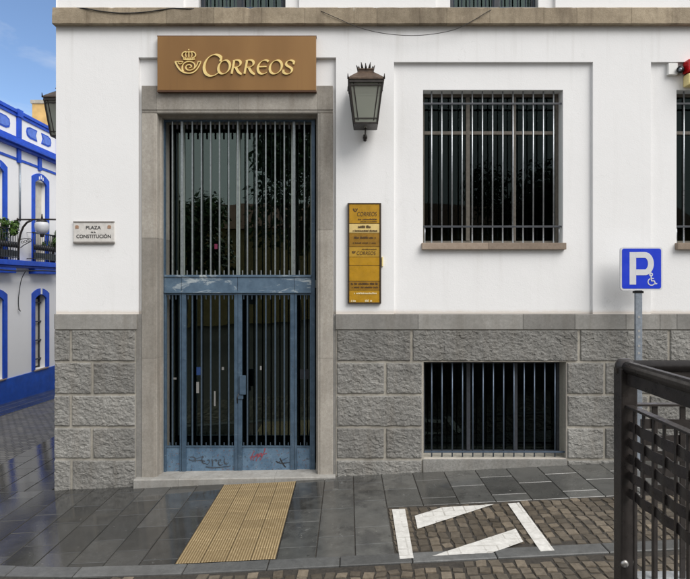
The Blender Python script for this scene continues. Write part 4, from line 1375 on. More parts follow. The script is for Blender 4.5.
# ================================================================== LANTERNS
def build_lantern():
    lt = empty('wall_lantern', (0, 0, 0))
    # local: wall at y = 0, lantern centre at y = -0.25; z = 0 at the eave line
    cy = -.25
    ht, hb, H = .195, .134, .515
    fr = MB()
    cor = [(-1, -1), (1, -1), (1, 1), (-1, 1)]
    for sx, sy_ in cor:
        fr.tube([(sx * ht, cy + sy_ * ht, -.03), (sx * hb, cy + sy_ * hb, -H)], .014, 4, smooth=False)
    # inner glazing bars on every face
    for k_ in range(4):
        c, s_ = math.cos(k_ * math.pi / 2), math.sin(k_ * math.pi / 2)
        def Lp(u, v, z): return (u * c - v * s_, cy + u * s_ + v * c, z)
        for s2 in (-1, 1):
            fr.tube([Lp(s2 * ht * .76, -ht + .004, -.06), Lp(s2 * hb * .68, -hb + .004, -H + .03)], .008, 4, smooth=False)
        fr.tube([Lp(-ht, -ht, -.045), Lp(ht, -ht, -.045)], .020, 4, smooth=False)
        fr.tube([Lp(-ht * .96, -ht * .97, -.085), Lp(ht * .96, -ht * .97, -.085)], .010, 4, smooth=False)
        fr.tube([Lp(-hb, -hb, -H), Lp(hb, -hb, -H)], .014, 4, smooth=False)
        fr.tube([Lp(-hb * 1.04, -hb * 1.04, -H + .055), Lp(hb * 1.04, -hb * 1.04, -H + .055)], .008, 4, smooth=False)
    fr.box(-hb, hb, cy - hb, cy + hb, -H - .012, -H - .002)
    obj('frame', fr, M['lantern'], lt, True)
    rf = MB()
    secs = [(.214, -.02), (.214, -.002), (.20, .008), (.150, .055), (.095, .102), (.086, .108), (.086, .130), (.096, .134), (.096, .146)]
    vs = []; fs = []
    for r_, z in secs:
        for sx, sy_ in cor: vs.append((sx * r_, cy + sy_ * r_, z))
    for i in range(len(secs) - 1):
        for k_ in range(4):
            a, b = i * 4 + k_, i * 4 + (k_ + 1) % 4
            fs.append((a, b, b + 4, a + 4))
    fs += [(3, 2, 1, 0), tuple(range(len(vs) - 4, len(vs)))]
    rf.add(vs, fs)
    obj('roof', rf, M['copper'], lt, True)
    cr = MB()
    for k_ in range(12):
        a = k_ * math.pi / 6
        u = Vector((math.cos(a), math.sin(a)))
        big = k_ % 2 == 0
        r0, r1, h = .083, .112 if big else .096, .078 if big else .05
        p0 = Vector((u.x * r0, cy + u.y * r0, .142)); p1 = Vector((u.x * (r0 + .012), cy + u.y * (r0 + .012), .142 + h * .5)); p2 = Vector((u.x * r1, cy + u.y * r1, .142 + h))
        cr.tube([p0, p1, p2], [.017, .012, .003], 5)
    for sx, sy_ in cor:
        cr.tube([(sx * .21, cy + sy_ * .21, -.02), (sx * .214, cy + sy_ * .214, .04)], [.012, .004], 5)
    cr.tube([(0, cy, .14), (0, cy, .245)], [.014, .005], 6)
    obj('crown', cr, M['lantern'], lt, True)
    for k_ in range(4):
        c, s_ = math.cos(k_ * math.pi / 2), math.sin(k_ * math.pi / 2)
        def Lp(u, v, z): return (u * c - v * s_, cy + u * s_ + v * c, z)
        gm = MB()
        gm.add([Lp(-ht, -ht + .003, -.04), Lp(ht, -ht + .003, -.04), Lp(hb, -hb + .003, -H), Lp(-hb, -hb + .003, -H)], [(0, 1, 2, 3)])
        obj('glass_pane', gm, M['lamp_glass'], lt, True)
    bu = MB()
    bu.lathe((0, cy, -.42), [(.018, -.11), (.02, -.04), (.03, -.02), (.048, .03), (.05, .07), (.03, .11), (.006, .125)], 12)
    obj('bulb', bu, M['bulb'], lt, True)
    sk = MB(); sk.tube([(0, cy, -H), (0, cy, -.52)], .03, 10)
    obj('bulb_socket', sk, M['lantern'], lt, True)
    br = MB()
    zb_ = -H - .085
    br.tube([(0, -.005, zb_), (0, -.05, zb_), (0, -.14, zb_ + .02), (0, -.22, zb_ + .05), (0, cy, -H - .01)], [.012, .012, .011, .011, .014], 8)
    br.lathe((0, -.05, zb_), [(.005, -.05), (.016, -.04), (.008, -.028), (.028, -.01), (.026, .010), (.012, .025), (.005, .045)], 12)
    br.box(-.02, .02, -.010, -.001, zb_ - .03, zb_ + .05, 0, .004)
    obj('bracket', br, M['lantern'], lt, True)
    return lt
l1 = build_lantern()
l1.location = P(365.6, 84.5, 0) + Vector((0, 0, .0))
# at 0.25 m in front of the wall the lantern shows larger and farther from the vanishing point
l1.location = (PX(365.6, -.25), 0, PZ(83.5, -.25))
tag(l1, 'black lantern with copper crown roof on the white front wall beside the brown sign', 'lantern', 'crowned wall lanterns')
l2 = copy_tree(l1)
l2.location = (bx0, 0.74, PZ(96, .54)); l2.rotation_euler = (0, 0, R(-90))
tag(l2, 'black lantern on the side wall, half hidden at the left corner under blue sky', 'lantern', 'crowned wall lanterns')

# ================================================================== PARKING SIGN
KY = -0.25
ps = tag(empty('parking_sign', (PX(640, KY), KY, gz(PX(640, KY), KY))), 'blue square disabled parking sign with white P on a grey steel post', 'road sign')
def rrect(x0, x1, z0, z1, r, n=5):
    out = []
    for cx_, cz_, a0 in ((x1 - r, z1 - r, 0), (x0 + r, z1 - r, 90), (x0 + r, z0 + r, 180), (x1 - r, z0 + r, 270)):
        out += arc(cx_, cz_, r, r, a0, a0 + 90, n)
    return out
xa, xb, za, zb_ = PX(620, KY), PX(662, KY), PZ(290.3, KY), PZ(247.3, KY)
q = MB(); q.prism(rrect(xa, xb, za, zb_, .035), KY - .012, KY + .014)
obj('plate', q, M['sign_white'], ps)
q = MB(); q.prism(rrect(xa + .018, xb - .018, za + .020, zb_ - .016, .026), KY - .0145, KY - .0115)
obj('blue_face', q, M['sign_blue'], ps)
lp_ = MB()
kk = (D + KY) / F
def sp_(a, b): return (PX(a, KY), PZ(b, KY))
path = [sp_(632.3, 284.8), sp_(632.3, 270), sp_(632.3, 255.0)]
nib_strip(lp_, lin(sp_(632.2, 284.6), sp_(632.2, 252.2), 4), KY - .0160, 6.5 * kk, 6.5 * kk, 0, .0012)
bowl = [sp_(635, 255.1), sp_(639, 255.0), sp_(643.5, 255.0)] + [sp_(644 + 6.2 * math.cos(R(a)), 263.7 - 8.7 * math.sin(R(a))) for a in range(80, -81, -10)] + [sp_(643.5, 272.3), sp_(639, 272.3), sp_(635, 272.3)]
nib_strip(lp_, bowl, KY - .0168, 5.8 * kk, 5.8 * kk, 0, .0012)
obj('letter', lp_, M['sign_white'], ps)
wc = MB()
nib_strip(wc, [sp_(650.4 + 1.3 * math.cos(R(a)), 274.5 - 1.3 * math.sin(R(a))) for a in range(0, 361, 30)], KY - .0160, 1.3 * kk, 1.3 * kk, 0)
nib_strip(wc, [sp_(650.4, 276.4), sp_(650.6, 279.5), sp_(650.8, 280.8), sp_(653.4, 280.8), sp_(655, 284), sp_(656.4, 283.4)], KY - .0164, 1.2 * kk, 1.2 * kk, 0)
nib_strip(wc, [sp_(650.5, 278.3), sp_(653.2, 278.5)], KY - .0168, .9 * kk, .9 * kk, 0)
nib_strip(wc, [sp_(650.8 + 3.5 * math.cos(R(a)), 281.8 - 3.4 * math.sin(R(a))) for a in range(115, 340, 12)], KY - .0172, 1.0 * kk, 1.0 * kk, 0)
obj('wheelchair_symbol', wc, M['sign_white'], ps)
po_ = MB()
xm = PX(639.8, KY)
po_.box(xm - .040, xm + .040, KY + .016, KY + .056, gz(xm, KY) - .2, PZ(250, KY), 0, .006)
obj('post', po_, M['zinc'], ps)
hl = MB()
for py_ in (316, 330, 336, 345, 352, 362, 378):
    hl.box(xm - .014, xm + .012, KY + .0135, KY + .0158, PZ(py_ + 2.2, KY), PZ(py_, KY))
pieces('post_label', hl, M['paper'], ps)
q = MB()
for z in (PZ(292.2, KY), PZ(254, KY)):
    q.box(xm - .055, xm + .055, KY + .0145, KY + .066, z - .014, z + .014, 0, .003)
pieces('clamp', q, M['dark_iron'], ps)

# ================================================================== ALARM, CAMERA, BOX
AY = RP
q = MB(); q.box(PX(668.4, 0), PX(677.6, 0), -.005, RP - .001, PZ(74.6), PZ(63.2), 0, .005)
tag(obj('junction_box', q, M['white_box'], None, False, P(673, 75, RP)), 'small white plastic junction box in the corner of the recessed panel beside the camera', 'box')
sc_ = tag(empty('security_camera', P(680.5, 70, RP)), 'small dark round camera between the white box and the red alarm', 'camera')
q = MB(); q.tube([P(680.3, 69.5, RP), P(680.3, 69.5, -.05)], [.045, .04], 14)
obj('body', q, M['dark_iron'], sc_)
q = MB(); q.tube([P(680.3, 69.5, -.051), P(680.3, 69.5, -.06)], .02, 12)
obj('lens', q, M['zinc'], sc_)
al = tag(empty('alarm_siren', P(692, 87, RP)), 'red and pale yellow alarm siren at the right edge above the barred window', 'alarm')
q = MB(); q.box(PX(684.3), PX(702), -.10, RP - .001, PZ(73.8), PZ(61.5), 0, .02)
obj('red_lamp', q, M['red_lamp'], al)
q = MB(); q.box(PX(684.6), PX(702), -.09, RP - .001, PZ(87), PZ(75), 0, .025)
obj('yellow_lamp', q, M['yellow_lamp'], al)
q = MB(); q.box(PX(686), PX(700), -.03, RP - .001, PZ(74.9), PZ(73.9))
obj('mount', q, M['dark_iron'], al)

# ================================================================== CABLES
def cable(pts, r, label, name='cable'):
    # smooth through points
    pts = [Vector(p) for p in pts]; out = []
    for i in range(len(pts) - 1):
        p0, p1, p2, p3 = pts[max(i - 1, 0)], pts[i], pts[i + 1], pts[min(i + 2, len(pts) - 1)]
        for k_ in range(8):
            t = k_ / 8
            out.append(.5 * ((2 * p1) + (-p0 + p2) * t + (2 * p0 - 5 * p1 + 4 * p2 - p3) * t * t + (-p0 + 3 * p1 - 3 * p2 + p3) * t ** 3))
    out.append(pts[-1])
    mb = MB().tube(out, r, 6)
    return tag(obj(name, mb, M['cable'], None, False, pts[0]), label, 'cable')
CY2 = -CP - .010
cable([P(312, 8, .0), P(318, 9.5, -.05), P(324, 12.5, CY2), P(340, 19.5, CY2), P(356, 26.5, CY2), P(378, 32.5, CY2), P(405, 35.5, CY2), P(430, 34.5, CY2), P(455, 29.5, CY2), P(474, 20, CY2), P(488, 11.5, CY2), P(494, 9, -.05), P(500, 7, 0.0)], .0038, 'thin dark cable sagging across the stone cornice right of the sign')
cable([P(66, 8.4, -.02), P(84, 8.4, -.08), P(98, 10.8, CY2), P(118, 13, CY2), P(140, 12.6, CY2), P(158, 10.4, CY2), P(172, 8.6, -.075), P(190, 8.8, -.075), P(205, 8.4, -.03)], .007, 'black cable lying along the cornice top at the upper left')

# ================================================================== IRON RAILING ON ITS TERRACE
RZ = 2.4
rx, ry = (625.4 - CX) / F * RZ, RZ - D
rtop = EYE - (366.5 - CY) / F * RZ
ter_top = EYE - 1.262
tr = tag(empty('raised_terrace', (2.6, -6, 0)), 'low raised stone platform that the dark iron railing stands on', 'platform')
q = MB(); q.box(rx - .04, 5.2, -7.4, ry + .04, -.4, ter_top - .121)
obj('platform_body', q, M['granite_band'], tr)
q = MB(); q.box(rx + .055, 5.2, ry - .20, ry + .07, ter_top - .122, ter_top, .8, .01)
q.box(rx - .05, rx + .05, -7.4, ry + .05, ter_top - .12, ter_top - .062, .5, .006)
obj('coping', q, M['terrace'], tr)
rl = tag(empty('iron_railing', (rx, ry, ter_top - .03)), 'dark brown iron guard railing with woven flat bars at the lower right', 'railing')
pw = .035
post_spots = [(rx, ry), (rx, -6.75), (rx + 1.9, ry)]
for i, (x, y) in enumerate(post_spots):
    q = MB(); q.box(x - pw, x + pw, y - pw, y + pw, ter_top - .063, rtop - .004, 0, .006)
    p_ = obj('post', q, M['rail_iron'], rl)
    if i == 0:
        bz = EYE - (563.5 - CY) / F * (RZ - pw)
        bxx = (624.5 - CX) / F * (RZ - pw)
        b_ = MB()
        b_.add(*(lambda c: (c.v, c.f))(MB().lathe((0, 0, 0), [(.017, 0), (.016, .005), (.011, .010), (.004, .0125)], 12).xf(Matrix.Translation((bxx, y - pw - .0005, bz)) @ Matrix.Rotation(R(90), 4, 'X'))), 0, True)
        obj('bolt', b_, M['steel_bolt'], p_)
q = MB()
hr = .027
# handrail: flattened tube over a flat bar, mitred at the corner post
q.tube([(rx, ry + .02, rtop), (rx, -6.8, rtop)], hr, 14)
q.lathe((rx, ry + .006, rtop - hr), [(.040, -.002), (.040, .035), (.034, .052), (.02, .060)], 14)
obj('handrail', q, M['rail_iron'], rl)
q = MB(); q.tube([(rx + .0, ry, rtop + .001), (rx + 1.95, ry, rtop + .001)], hr - .001, 14)
obj('handrail', q, M['rail_iron'], rl)
q = MB(); q.box(rx - .010, rx + .010, -6.75, ry - pw, rtop - .075, rtop - .02)
obj('flat_bar', q, M['rail_iron'], rl)
q = MB(); q.box(rx + pw, rx + 1.9, ry - .010, ry + .010, rtop - .075, rtop - .02)
obj('flat_bar', q, M['rail_iron'], rl)
mid = EYE - (404.5 - CY) / F * RZ
q = MB(); q.box(rx - .018, rx + .018, -6.75, ry - pw + .01, mid - .005, mid + .005, 0, .002)
obj('middle_rail', q, M['rail_iron'], rl)
q = MB(); q.box(rx + pw, rx + 1.9, ry - .018, ry + .018, mid - .005, mid + .005, 0, .002)
obj('middle_rail', q, M['rail_iron'], rl)
strapz = [EYE - (v - CY) / F * RZ for v in (424, 440, 456, 472.5, 490)]
SP = .0735
def run(axis, n, start, SP=SP):
    for i in range(n):
        s = start + SP * i
        b = MB()
        if axis == 'y': b.box(rx - .004, rx + .004, ry - s - .007, ry - s + .007, ter_top - .062, mid - .004, 0, .002)
        else: b.box(rx + s - .012, rx + s + .012, ry - .004, ry + .004, ter_top, mid - .004, 0, .002)
        obj('baluster', b, M['rail_iron'], rl)
    for j, z in enumerate(strapz):
        b = MB()
        pts = []
        steps = 8
        for i in range(n * steps + 1):
            s = start - SP * .5 + SP * i / steps
            off = .0052 * math.cos(math.pi * ((s - start) / SP + j))
            pts.append((s, off))
        th, hh = .0022, .021
        vs = []; fs = []
        for s, off in pts:
            for o2, dz_ in ((-th, -hh), (th, -hh), (th, hh), (-th, hh)):
                o_2 = off + o2
                vs.append((rx + o_2, ry - s, z + dz_) if axis == 'y' else (rx + s, ry + o_2, z + dz_))
        m_ = len(pts)
        for i in range(m_ - 1):
            for k_ in range(4):
                a, c = i * 4 + k_, i * 4 + (k_ + 1) % 4
                fs.append((a, c, c + 4, a + 4))
        fs += [(0, 1, 2, 3), tuple(range((m_ - 1) * 4, m_ * 4))]
        b.add(vs, fs)
        obj('woven_strap', b, M['rail_iron'], rl)
run('y', 26, .075)
run('x', 15, .125, .12)

# ================================================================== WHITE AND BLUE HOUSE
HX = -8.5
def hy(px, x=HX): return -x * F / (CX - px) - D
def hz(px, py, x=HX): return EYE + (CY - py) / F * (-x * F / (CX - px))
ho = tag(empty('corner_house', (HX - 3, 10, gz(HX, 8))), 'white two storey house with cobalt blue trim and parapet across the side street', 'house')
hy0, hy1 = 1.0, 24.0
hb_ = gz(HX, 5) - 1.6
cen = (6.51, 8.46)                # the two bays in view: y of window centres
centres = [cen[0] - 1.95 * i for i in range(2, 0, -1)] + [cen[0] + 1.95 * i for i in range(0, 8)]
zpar = EYE + 4.44
up0, up1 = EYE + .60, EYE + 2.98  # upper windows: floor to arch crown
lo0, lo1 = EYE - 2.33, EYE - .12
def yz_face(mb, y0, y1, z0, z1, x, holes):
    t_ = MB(); face_with_holes(t_, y0, y1, z0, z1, 0, holes)
    mb.add([(x, v[0], v[2]) for v in t_.v], t_.f)
def ob(mb, x0, x1, y0, y1, z0, z1, b=0.0, t=0.0): mb.box(x0, x1, y0, y1, z0, z1, t, b)
wh = .29      # half width of the openings
hol = [(c - wh, c + wh, up0, up1 - .16) for c in centres] + [(c - wh, c + wh, lo0, lo1 - .12) for c in centres]
hw = MB()
yz_face(hw, hy0, hy1, hb_, zpar - .02, HX, hol)
for h in hol:
    t_ = MB(); reveal(t_, h, 0, .22)
    hw.add([(HX - v[1], v[0], v[2]) for v in t_.v], t_.f)
ob(hw, HX - 9, HX - .3, hy0, hy1, EYE + 3.3, EYE + 3.4)
hw.add([(HX, hy0, hb_), (HX - 9, hy0, hb_), (HX - 9, hy0, zpar - .02), (HX, hy0, zpar - .02)], [(0, 1, 2, 3)])
hw.add([(HX, hy1, hb_), (HX - 9, hy1, hb_), (HX - 9, hy1, zpar - .02), (HX, hy1, zpar - .02)], [(0, 1, 2, 3)])
hw.add([(HX - .25, hy0, EYE + 3.3), (HX - .25, hy1, EYE + 3.3), (HX - .25, hy1, zpar - .02), (HX - .25, hy0, zpar - .02)], [(0, 1, 2, 3)])
obj('wall', hw, M['plaster'], ho)
b_ = MB()
ob(b_, HX - .05, HX + .035, hy0, hy1, hb_ - .4, EYE - 2.36, .01)
obj('base_band', b_, M['house_blue_dark'], ho)
# parapet rail, cornice, frieze lines
b_ = MB()
ob(b_, HX - .26, HX + .06, hy0, hy1, zpar - .07, zpar + .02, .01)
ob(b_, HX - .2, HX + .03, hy0, hy1, zpar - .15, zpar - .071, .006)
obj('parapet_rail', b_, M['house_blue'], ho)
b_ = MB()
for a, z0, z1 in ((.05, 3.68, 3.76), (.12, 3.605, 3.679), (.19, 3.53, 3.604), (.10, 3.47, 3.529)):
    ob(b_, HX - .05, HX + a, hy0, hy1, EYE + z0, EYE + z1, .008)
obj('cornice', b_, M['house_blue'], ho)
b_ = MB()
ob(b_, HX - .02, HX + .02, hy0, hy1, EYE + 3.17, EYE + 3.235, .004)
pc = [7.43 + .975 * i for i in range(-6, 16)]
for c in pc:
    ob(b_, HX - .02, HX + .045, c - .075, c + .075, EYE + 3.12, EYE + 3.469, .006)
obj('frieze', b_, M['house_blue'], ho)
for c in [7.43 + 1.95 * i for i in range(-3, 8)]:
    b_ = MB()
    ob(b_, HX - .05, HX + .05, c - .085, c + .085, EYE + 3.761, zpar - .151, .008)
    ob(b_, HX - .06, HX + .075, c - .11, c + .11, zpar - .15, zpar + .045, .008)
    obj('parapet_post', b_, M['house_blue'], ho)
# inlaid pierced panels in the parapet: two pointed cartouches per bay
for c in [7.43 + .975 + 1.95 * i for i in range(-3, 7)]:
    b_ = MB(); b2 = MB()
    for s_ in (-1, 1):
        def cart(g_):
            z0, z1 = EYE + 3.885 + g_, EYE + 4.185 - g_
            ya, yb = .07 + g_, .62 - g_
            pl = [(ya + .03, z0), (yb - .16, z0), (yb - .03, z0 + .05), (yb, (z0 + z1) / 2), (yb - .03, z1 - .05), (yb - .16, z1), (ya + .03, z1), (ya + .10, (z0 + z1) / 2)]
            return [(c + s_ * p[0], p[1]) for p in pl]
        for mb_, g_, xo in ((b_, 0, .012), (b2, .035, .018)):
            t_ = MB(); t_.prism(cart(g_), 0, .02)
            mb_.add([(HX + xo - v[1], v[0], v[2]) for v in t_.v], t_.f)
    pa = obj('parapet_inlay', b_, M['house_blue'], ho)
    pieces('inlay_centre', b2, M['house_blue_light'], pa)
def surround(c, z0, z1, halfw, inner, name, mat_, rise=.14):
    # arched band: outer and inner outline, extruded
    n = 10
    def outl(hw_, zt_, zb_, rs):
        pts = [(c - hw_, zb_)]
        for i in range(n + 1):
            a = -1 + 2 * i / n
            pts.append((c + a * hw_, zt_ - rs * a * a * (1 if abs(a) < .999 else 1)))
        pts.append((c + hw_, zb_))
        return pts
    o1 = outl(halfw, z1, z0, rise); i1 = outl(inner, z1 - .17, z0, rise * .8)
    vs = []; fs = []
    m_ = len(o1)
    for xo in (HX + .03, HX - .02):
        vs += [(xo, p[0], p[1]) for p in o1] + [(xo, p[0], p[1]) for p in i1]
    for i in range(m_ - 1):
        fs.append((i, i + 1, m_ + i + 1, m_ + i))
        fs.append((i + 1, i, 2 * m_ + i, 2 * m_ + i + 1))
        fs.append((m_ + i, m_ + i + 1, 3 * m_ + i + 1, 3 * m_ + i))
    b = MB().add(vs, fs)
    return obj(name, b, mat_, ho)
hm = 0
for c in centres:
    for up in (True, False):
        z0, z1 = (up0, up1 + .06) if up else (lo0, lo1)
        s_ = surround(c, z0, z1, .425, wh - .004, 'window', M['house_blue'])
        orn = MB()
        for a in (-.09, 0, .09):
            orn.box(HX + .029, HX + .036, c + a - .022, c + a + .022, z1 - .15 - abs(a) * .3, z1 - .045 - abs(a) * .5, 0, .002) if up else None
        if not up: orn.box(HX + .029, HX + .05, c - .03, c + .03, z1 - .16, z1 + .02, 0, .004)
        pieces('keystone', orn, M['plaster'], s_)
        if up:
            sh = MB()
            ob(sh, HX - .16, HX - .12, c - wh, c - .005, z0 + .02, z1 - .16, .006)
            ob(sh, HX - .16, HX - .12, c + .005, c + wh, z0 + .02, z1 - .16, .006)
            obj('shutter', sh, M['shutter'], s_)
        else:
            sh = MB()
            ob(sh, HX - .205, HX - .20, c - wh, c + wh, z0, z1 - .1)
            obj('pane', sh, M['room'], s_)
            fm_ = MB()
            for yy in (c - wh + .03, c, c + wh - .03):
                ob(fm_, HX - .20, HX - .16, yy - .022, yy + .022, z0, z1 - .13, .003)
            for q_ in range(4):
                zz = z0 + .25 + q_ * .52
                ob(fm_, HX - .155, HX - .125, c - wh, c + wh, zz - .018, zz + .018, .003)
            obj('frame', fm_, M['dark_frame'], s_)
            cu = MB()
            ob(cu, HX - .198, HX - .19, c + .06, c + wh - .06, z0 + .05, z1 - .3)
            obj('curtain', cu, M['shutter'], s_)
            sl_ = MB(); ob(sl_, HX - .2, HX + .06, c - .34, c + .34, z0 - .035, z0 - .002, .006)
            obj('sill', sl_, M['sill'], s_)
# balcony slab and railings
b_ = MB()
ob(b_, HX - .02, HX + .22, hy0, hy1, EYE + .47, EYE + .60, .012)
ob(b_, HX - .02, HX + .14, hy0, hy1, EYE + .41, EYE + .469, .008)
obj('balcony_slab', b_, M['house_blue'], ho)
for c in centres:
    b_ = MB()
    ob(b_, HX - .02, HX + .18, c - .55, c + .55, EYE + .27, EYE + .409, .02)
    obj('balcony_corbel', b_, M['house_blue'], ho)
    r_ = MB()
    xf_ = HX + .17
    for k_ in range(13):
        y = c - .62 + 1.24 * k_ / 12
        r_.tube([(xf_, y, EYE + .60), (xf_, y, EYE + 1.36)], .010, 6)
    ob(r_, xf_ - .018, xf_ + .018, c - .66, c + .66, EYE + 1.345, EYE + 1.38)
    ob(r_, xf_ - .012, xf_ + .012, c - .64, c + .64, EYE + .66, EYE + .685)
    for k_ in range(12):
        y = c - .568 + 1.24 * k_ / 12
        r_.lathe((xf_, y, EYE + .98), [(.005, -.08), (.032, -.04), (.032, .04), (.005, .08)], 6)
        ob(r_, xf_ - .008, xf_ + .008, y - .04, y + .04, EYE + .69, EYE + .84)
    for y in (c - .65, c + .65):
        for q_ in range(2):
            r_.tube([(HX + .005, y, EYE + 1.36 - q_ * .69), (xf_, y, EYE + 1.36 - q_ * .69)], .009, 6)
    obj('balcony_railing', r_, M['dark_iron'], ho)
# rooftop stair tower
tw = tag(empty('rooftop_tower', (-11.2, 12.6, EYE + 3.4)), 'ochre block rising behind the blue parapet beside the half hidden lantern', 'tower')
b_ = MB(); b_.box(-10.72, -8.9, 12.0, 13.6, EYE + 3.0, EYE + 6.12, 0, .01)
obj('wall', b_, M['terracotta_wall'], tw)
b_ = MB(); b_.box(-10.76, -8.86, 11.96, 13.64, EYE + 6.121, EYE + 6.24, 0, .01)
obj('coping', b_, M['mortar'], tw)

# bracket street lamp on the house
ly = hy(17.5)
lm = tag(empty('bracket_lamp', (HX, ly, EYE + .3)), 'wrought iron bracket street lamp with hanging white globe on the white and blue house', 'street lamp')
kx = (ly + D) / F
def lpnt(px, py): return ((px - CX) * kx, ly, EYE + (CY - py) * kx)
b_ = MB()
b_.tube([lpnt(16.2, 219.6), lpnt(30, 219.6), lpnt(45, 219.4), lpnt(62, 219.6)], .022, 8)
pts = [(18.6, 268), (18.4, 255), (18.8, 243), (20.4, 234), (23.2, 227), (27, 222.5), (32, 220.2)]
b_.tube([lpnt(*p) for p in pts], .026, 8)
b_.lathe(lpnt(16.6, 219.6), [(.012, -.06), (.05, -.02), (.05, .02), (.012, .06)], 10)
b_.tube([lpnt(16.8, 221), lpnt(15.2, 225), lpnt(13, 228.5)], .008, 6)
b_.tube([lpnt(42, 219.5), lpnt(42, 214)], [.03, .012], 8)
obj('bracket_arm', b_, M['lantern'], lm)
b_ = MB()
b_.tube([lpnt(*p) for p in ((20, 239.5), (25, 238.5), (30.5, 238.8), (32, 240.5), (28, 243), (24, 245), (20.5, 247.8))], .011, 6)
for cx_, cy_ in ((22.3, 242.2), (25.4, 241.4), (28, 240.8)):
    b_.tube([lpnt(cx_ + 1.2 * math.cos(a * .7), cy_ + 1.2 * math.sin(a * .7)) for a in range(10)], .007, 5)
obj('scroll', b_, M['lantern'], lm)
b_ = MB()
b_.lathe(lpnt(42, 229), [(.05, .20), (.12, .19), (.165, .14), (.172, .06), (.16, -.02), (.12, -.10), (.06, -.13)], 16)
obj('globe', b_, M['sign_white'], lm)
b_ = MB(); b_.lathe(lpnt(42, 221.6), [(.03, -.02), (.14, -.012), (.12, .02), (.05, .05), (.02, .09)], 14)
b_.lathe(lpnt(42, 235.5), [(.01, -.05), (.05, -.03), (.06, .03)], 10)
obj('cap', b_, M['lantern'], lm)
# wires on the house
zc_ = EYE + .36
cable([(HX + .25, 4.5, zc_ + .04), (HX + .25, 6.6, zc_ - .03), (HX + .25, 7.4, zc_ - .02), (HX + .25, 8.2, zc_), (HX + .25, 9.5, zc_), (HX + .25, 12, zc_)], .016, 'dark cable running below the blue balcony slab of the house')
cable([(HX + .24, ly - .02, zc_), (HX + .10, ly, zc_ - .25), (HX + .03, ly + .0, zc_ - .7), (HX + .03, ly + .01, EYE - .62), (HX + .05, ly + .05, EYE - .70), (HX + .04, ly - .03, EYE - .64)], .010, 'loose wire end hanging down the white house wall between its windows')
b_ = MB(); b_.tube([(HX + .03, ly + .06, EYE + 1.62), (HX + .03, ly + .06, EYE + 3.12)], .022, 8)
tag(obj('drain_pipe', b_, M['zinc'], None, False, (HX + .03, ly + .06, EYE + 1.6)), 'thin grey pipe running up the white house wall above the bracket lamp', 'pipe')

# plants on the balconies
def leaf_cloud(c, rad, n, size, seed, lumps=7, mb=None, dirf=None):
    r_ = random.Random(seed); mb = mb or MB()
    L = [(Vector((r_.uniform(-.75, .75) * rad[0], r_.uniform(-.75, .75) * rad[1], r_.uniform(-.6, .75) * rad[2])), r_.uniform(.35, .6)) for _ in range(lumps)]
    for i in range(n):
        lp_c, lr = L[r_.randrange(lumps)]
        d = Vector((r_.gauss(0, 1), r_.gauss(0, 1), r_.gauss(0, 1))).normalized() * (r_.random() ** .4)
        p = Vector(c) + lp_c + Vector((d.x * rad[0], d.y * rad[1], d.z * rad[2])) * lr
        nn = (d + Vector((r_.gauss(0, .5), r_.gauss(0, .5), r_.gauss(0, .5) + .4))).normalized()
        u = nn.orthogonal().normalized(); u = Matrix.Rotation(r_.uniform(0, 6.28), 3, nn) @ u
        v = nn.cross(u)
        s_ = size * r_.uniform(.6, 1.3)
        mb.add([p - u * s_, p + v * s_ * .45, p + u * s_, p - v * s_ * .45], [(0, 1, 2, 3)], r_.uniform(.02, 1))
    return mb
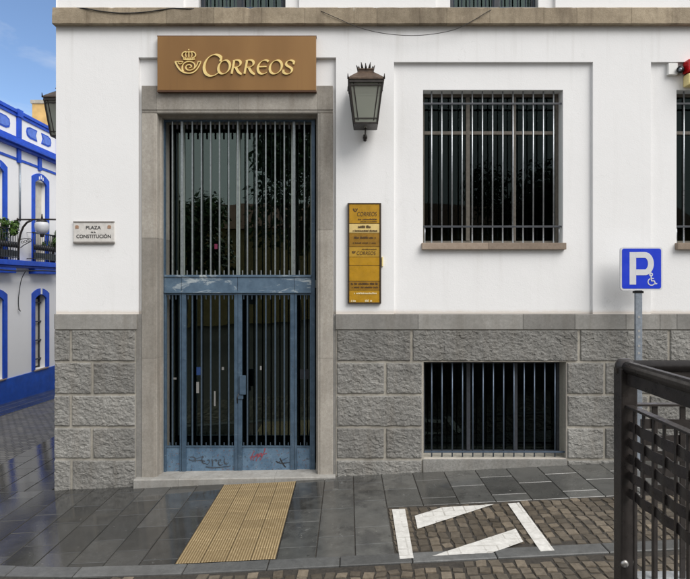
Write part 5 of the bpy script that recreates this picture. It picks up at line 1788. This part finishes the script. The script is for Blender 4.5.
for c, lbl, zo in ((6.62, 'bushy green balcony plant at the left edge of the photo', 1.30), (9.02, 'green balcony plant beside the post office corner, right of the lamp globe', 1.12)):
    pl = tag(empty('potted_shrub', (HX + .1, c, EYE + .61)), lbl, 'plant', 'plants on the blue balcony')
    b_ = MB(); b_.lathe((HX + .06, c, EYE + .605), [(.06, 0), (.085, .16), (.095, .17), (.095, .2), (.08, .2)], 12)
    obj('pot', b_, M['terracotta'], pl)
    b_ = MB(); b_.tube([(HX + .06, c, EYE + .78), (HX + .07, c + .01, EYE + 1.1), (HX + .08, c, EYE + zo)], [.018, .014, .008], 6)
    obj('stem', b_, M['bark'], pl)
    obj('foliage', leaf_cloud((HX + .12, c, EYE + zo + .08), (.22, .30, .30), 1500, .045, 5 + int(c * 10)), M['shrub_leaf'], pl)

# ================================================================== ACROSS THE SQUARE (seen in the glass)
def tree(x, y, h, r, seed, label):
    r_ = random.Random(seed)
    z = gz(x, y)
    t = tag(empty('plane_tree', (x, y, z)), label, 'tree', 'trees across the square')
    tk = MB()
    fork = h * .38
    tk.tube([(x, y, z - .1), (x + .05, y, z + fork * .5), (x, y + .05, z + fork)], [.24, .18, .15], 10)
    for k_ in range(7):
        a = k_ * .9 + r_.uniform(-.3, .3)
        e = Vector((x + math.cos(a) * r * .6, y + math.sin(a) * r * .6, z + fork + (h - fork) * r_.uniform(.35, .8)))
        s0 = Vector((x, y + .05, z + fork - .1))
        m1 = s0.lerp(e, .5) + Vector((0, 0, .3))
        tk.tube([s0, m1, e], [.10, .06, .02], 7)
    obj('trunk', tk, M['bark'], t)
    obj('crown', leaf_cloud((x, y, z + fork + (h - fork) * .55), (r, r, (h - fork) * .55), 5200, .17, seed, 13), M['leaf'], t)
tree(-2.5, -19.5, 10.2, 2.3, 21, 'tall leafy tree reflected in the right half of the door glass')
tree(-8.9, -22.5, 7.0, 2.3, 22, 'smaller leafy tree reflected in the left edge of the door glass')
tree(9.5, -21.0, 8.6, 3.0, 23, 'wide leafy tree across the square facing the barred window')
hs = tag(empty('square_house', (-3, -34, 0)), 'long low house across the square, reflected dark in the door glass', 'house')
b_ = MB(); b_.box(-26, 24, -40, -31, -1.5, 6.2)
obj('wall', b_, M['terracotta_wall'], hs)
b_ = MB()
b_.prism([(-41, 6.2), (-30.4, 6.2), (-35.5, 8.6)], -26.5, 24.5)
b_.v = [(v[1], v[0], v[2]) for v in b_.v]
obj('roof', b_, simple('brown_roof_tile', (0.20, 0.10, 0.065), .85, 0, .3, 5), hs)
for i in range(9):
    x = -22 + i * 5
    f_ = MB(); f_.box(x - .6, x + .6, -31, -30.95, 1.0, 3.0)
    w_ = obj('window', f_, M['dark_frame'], hs)
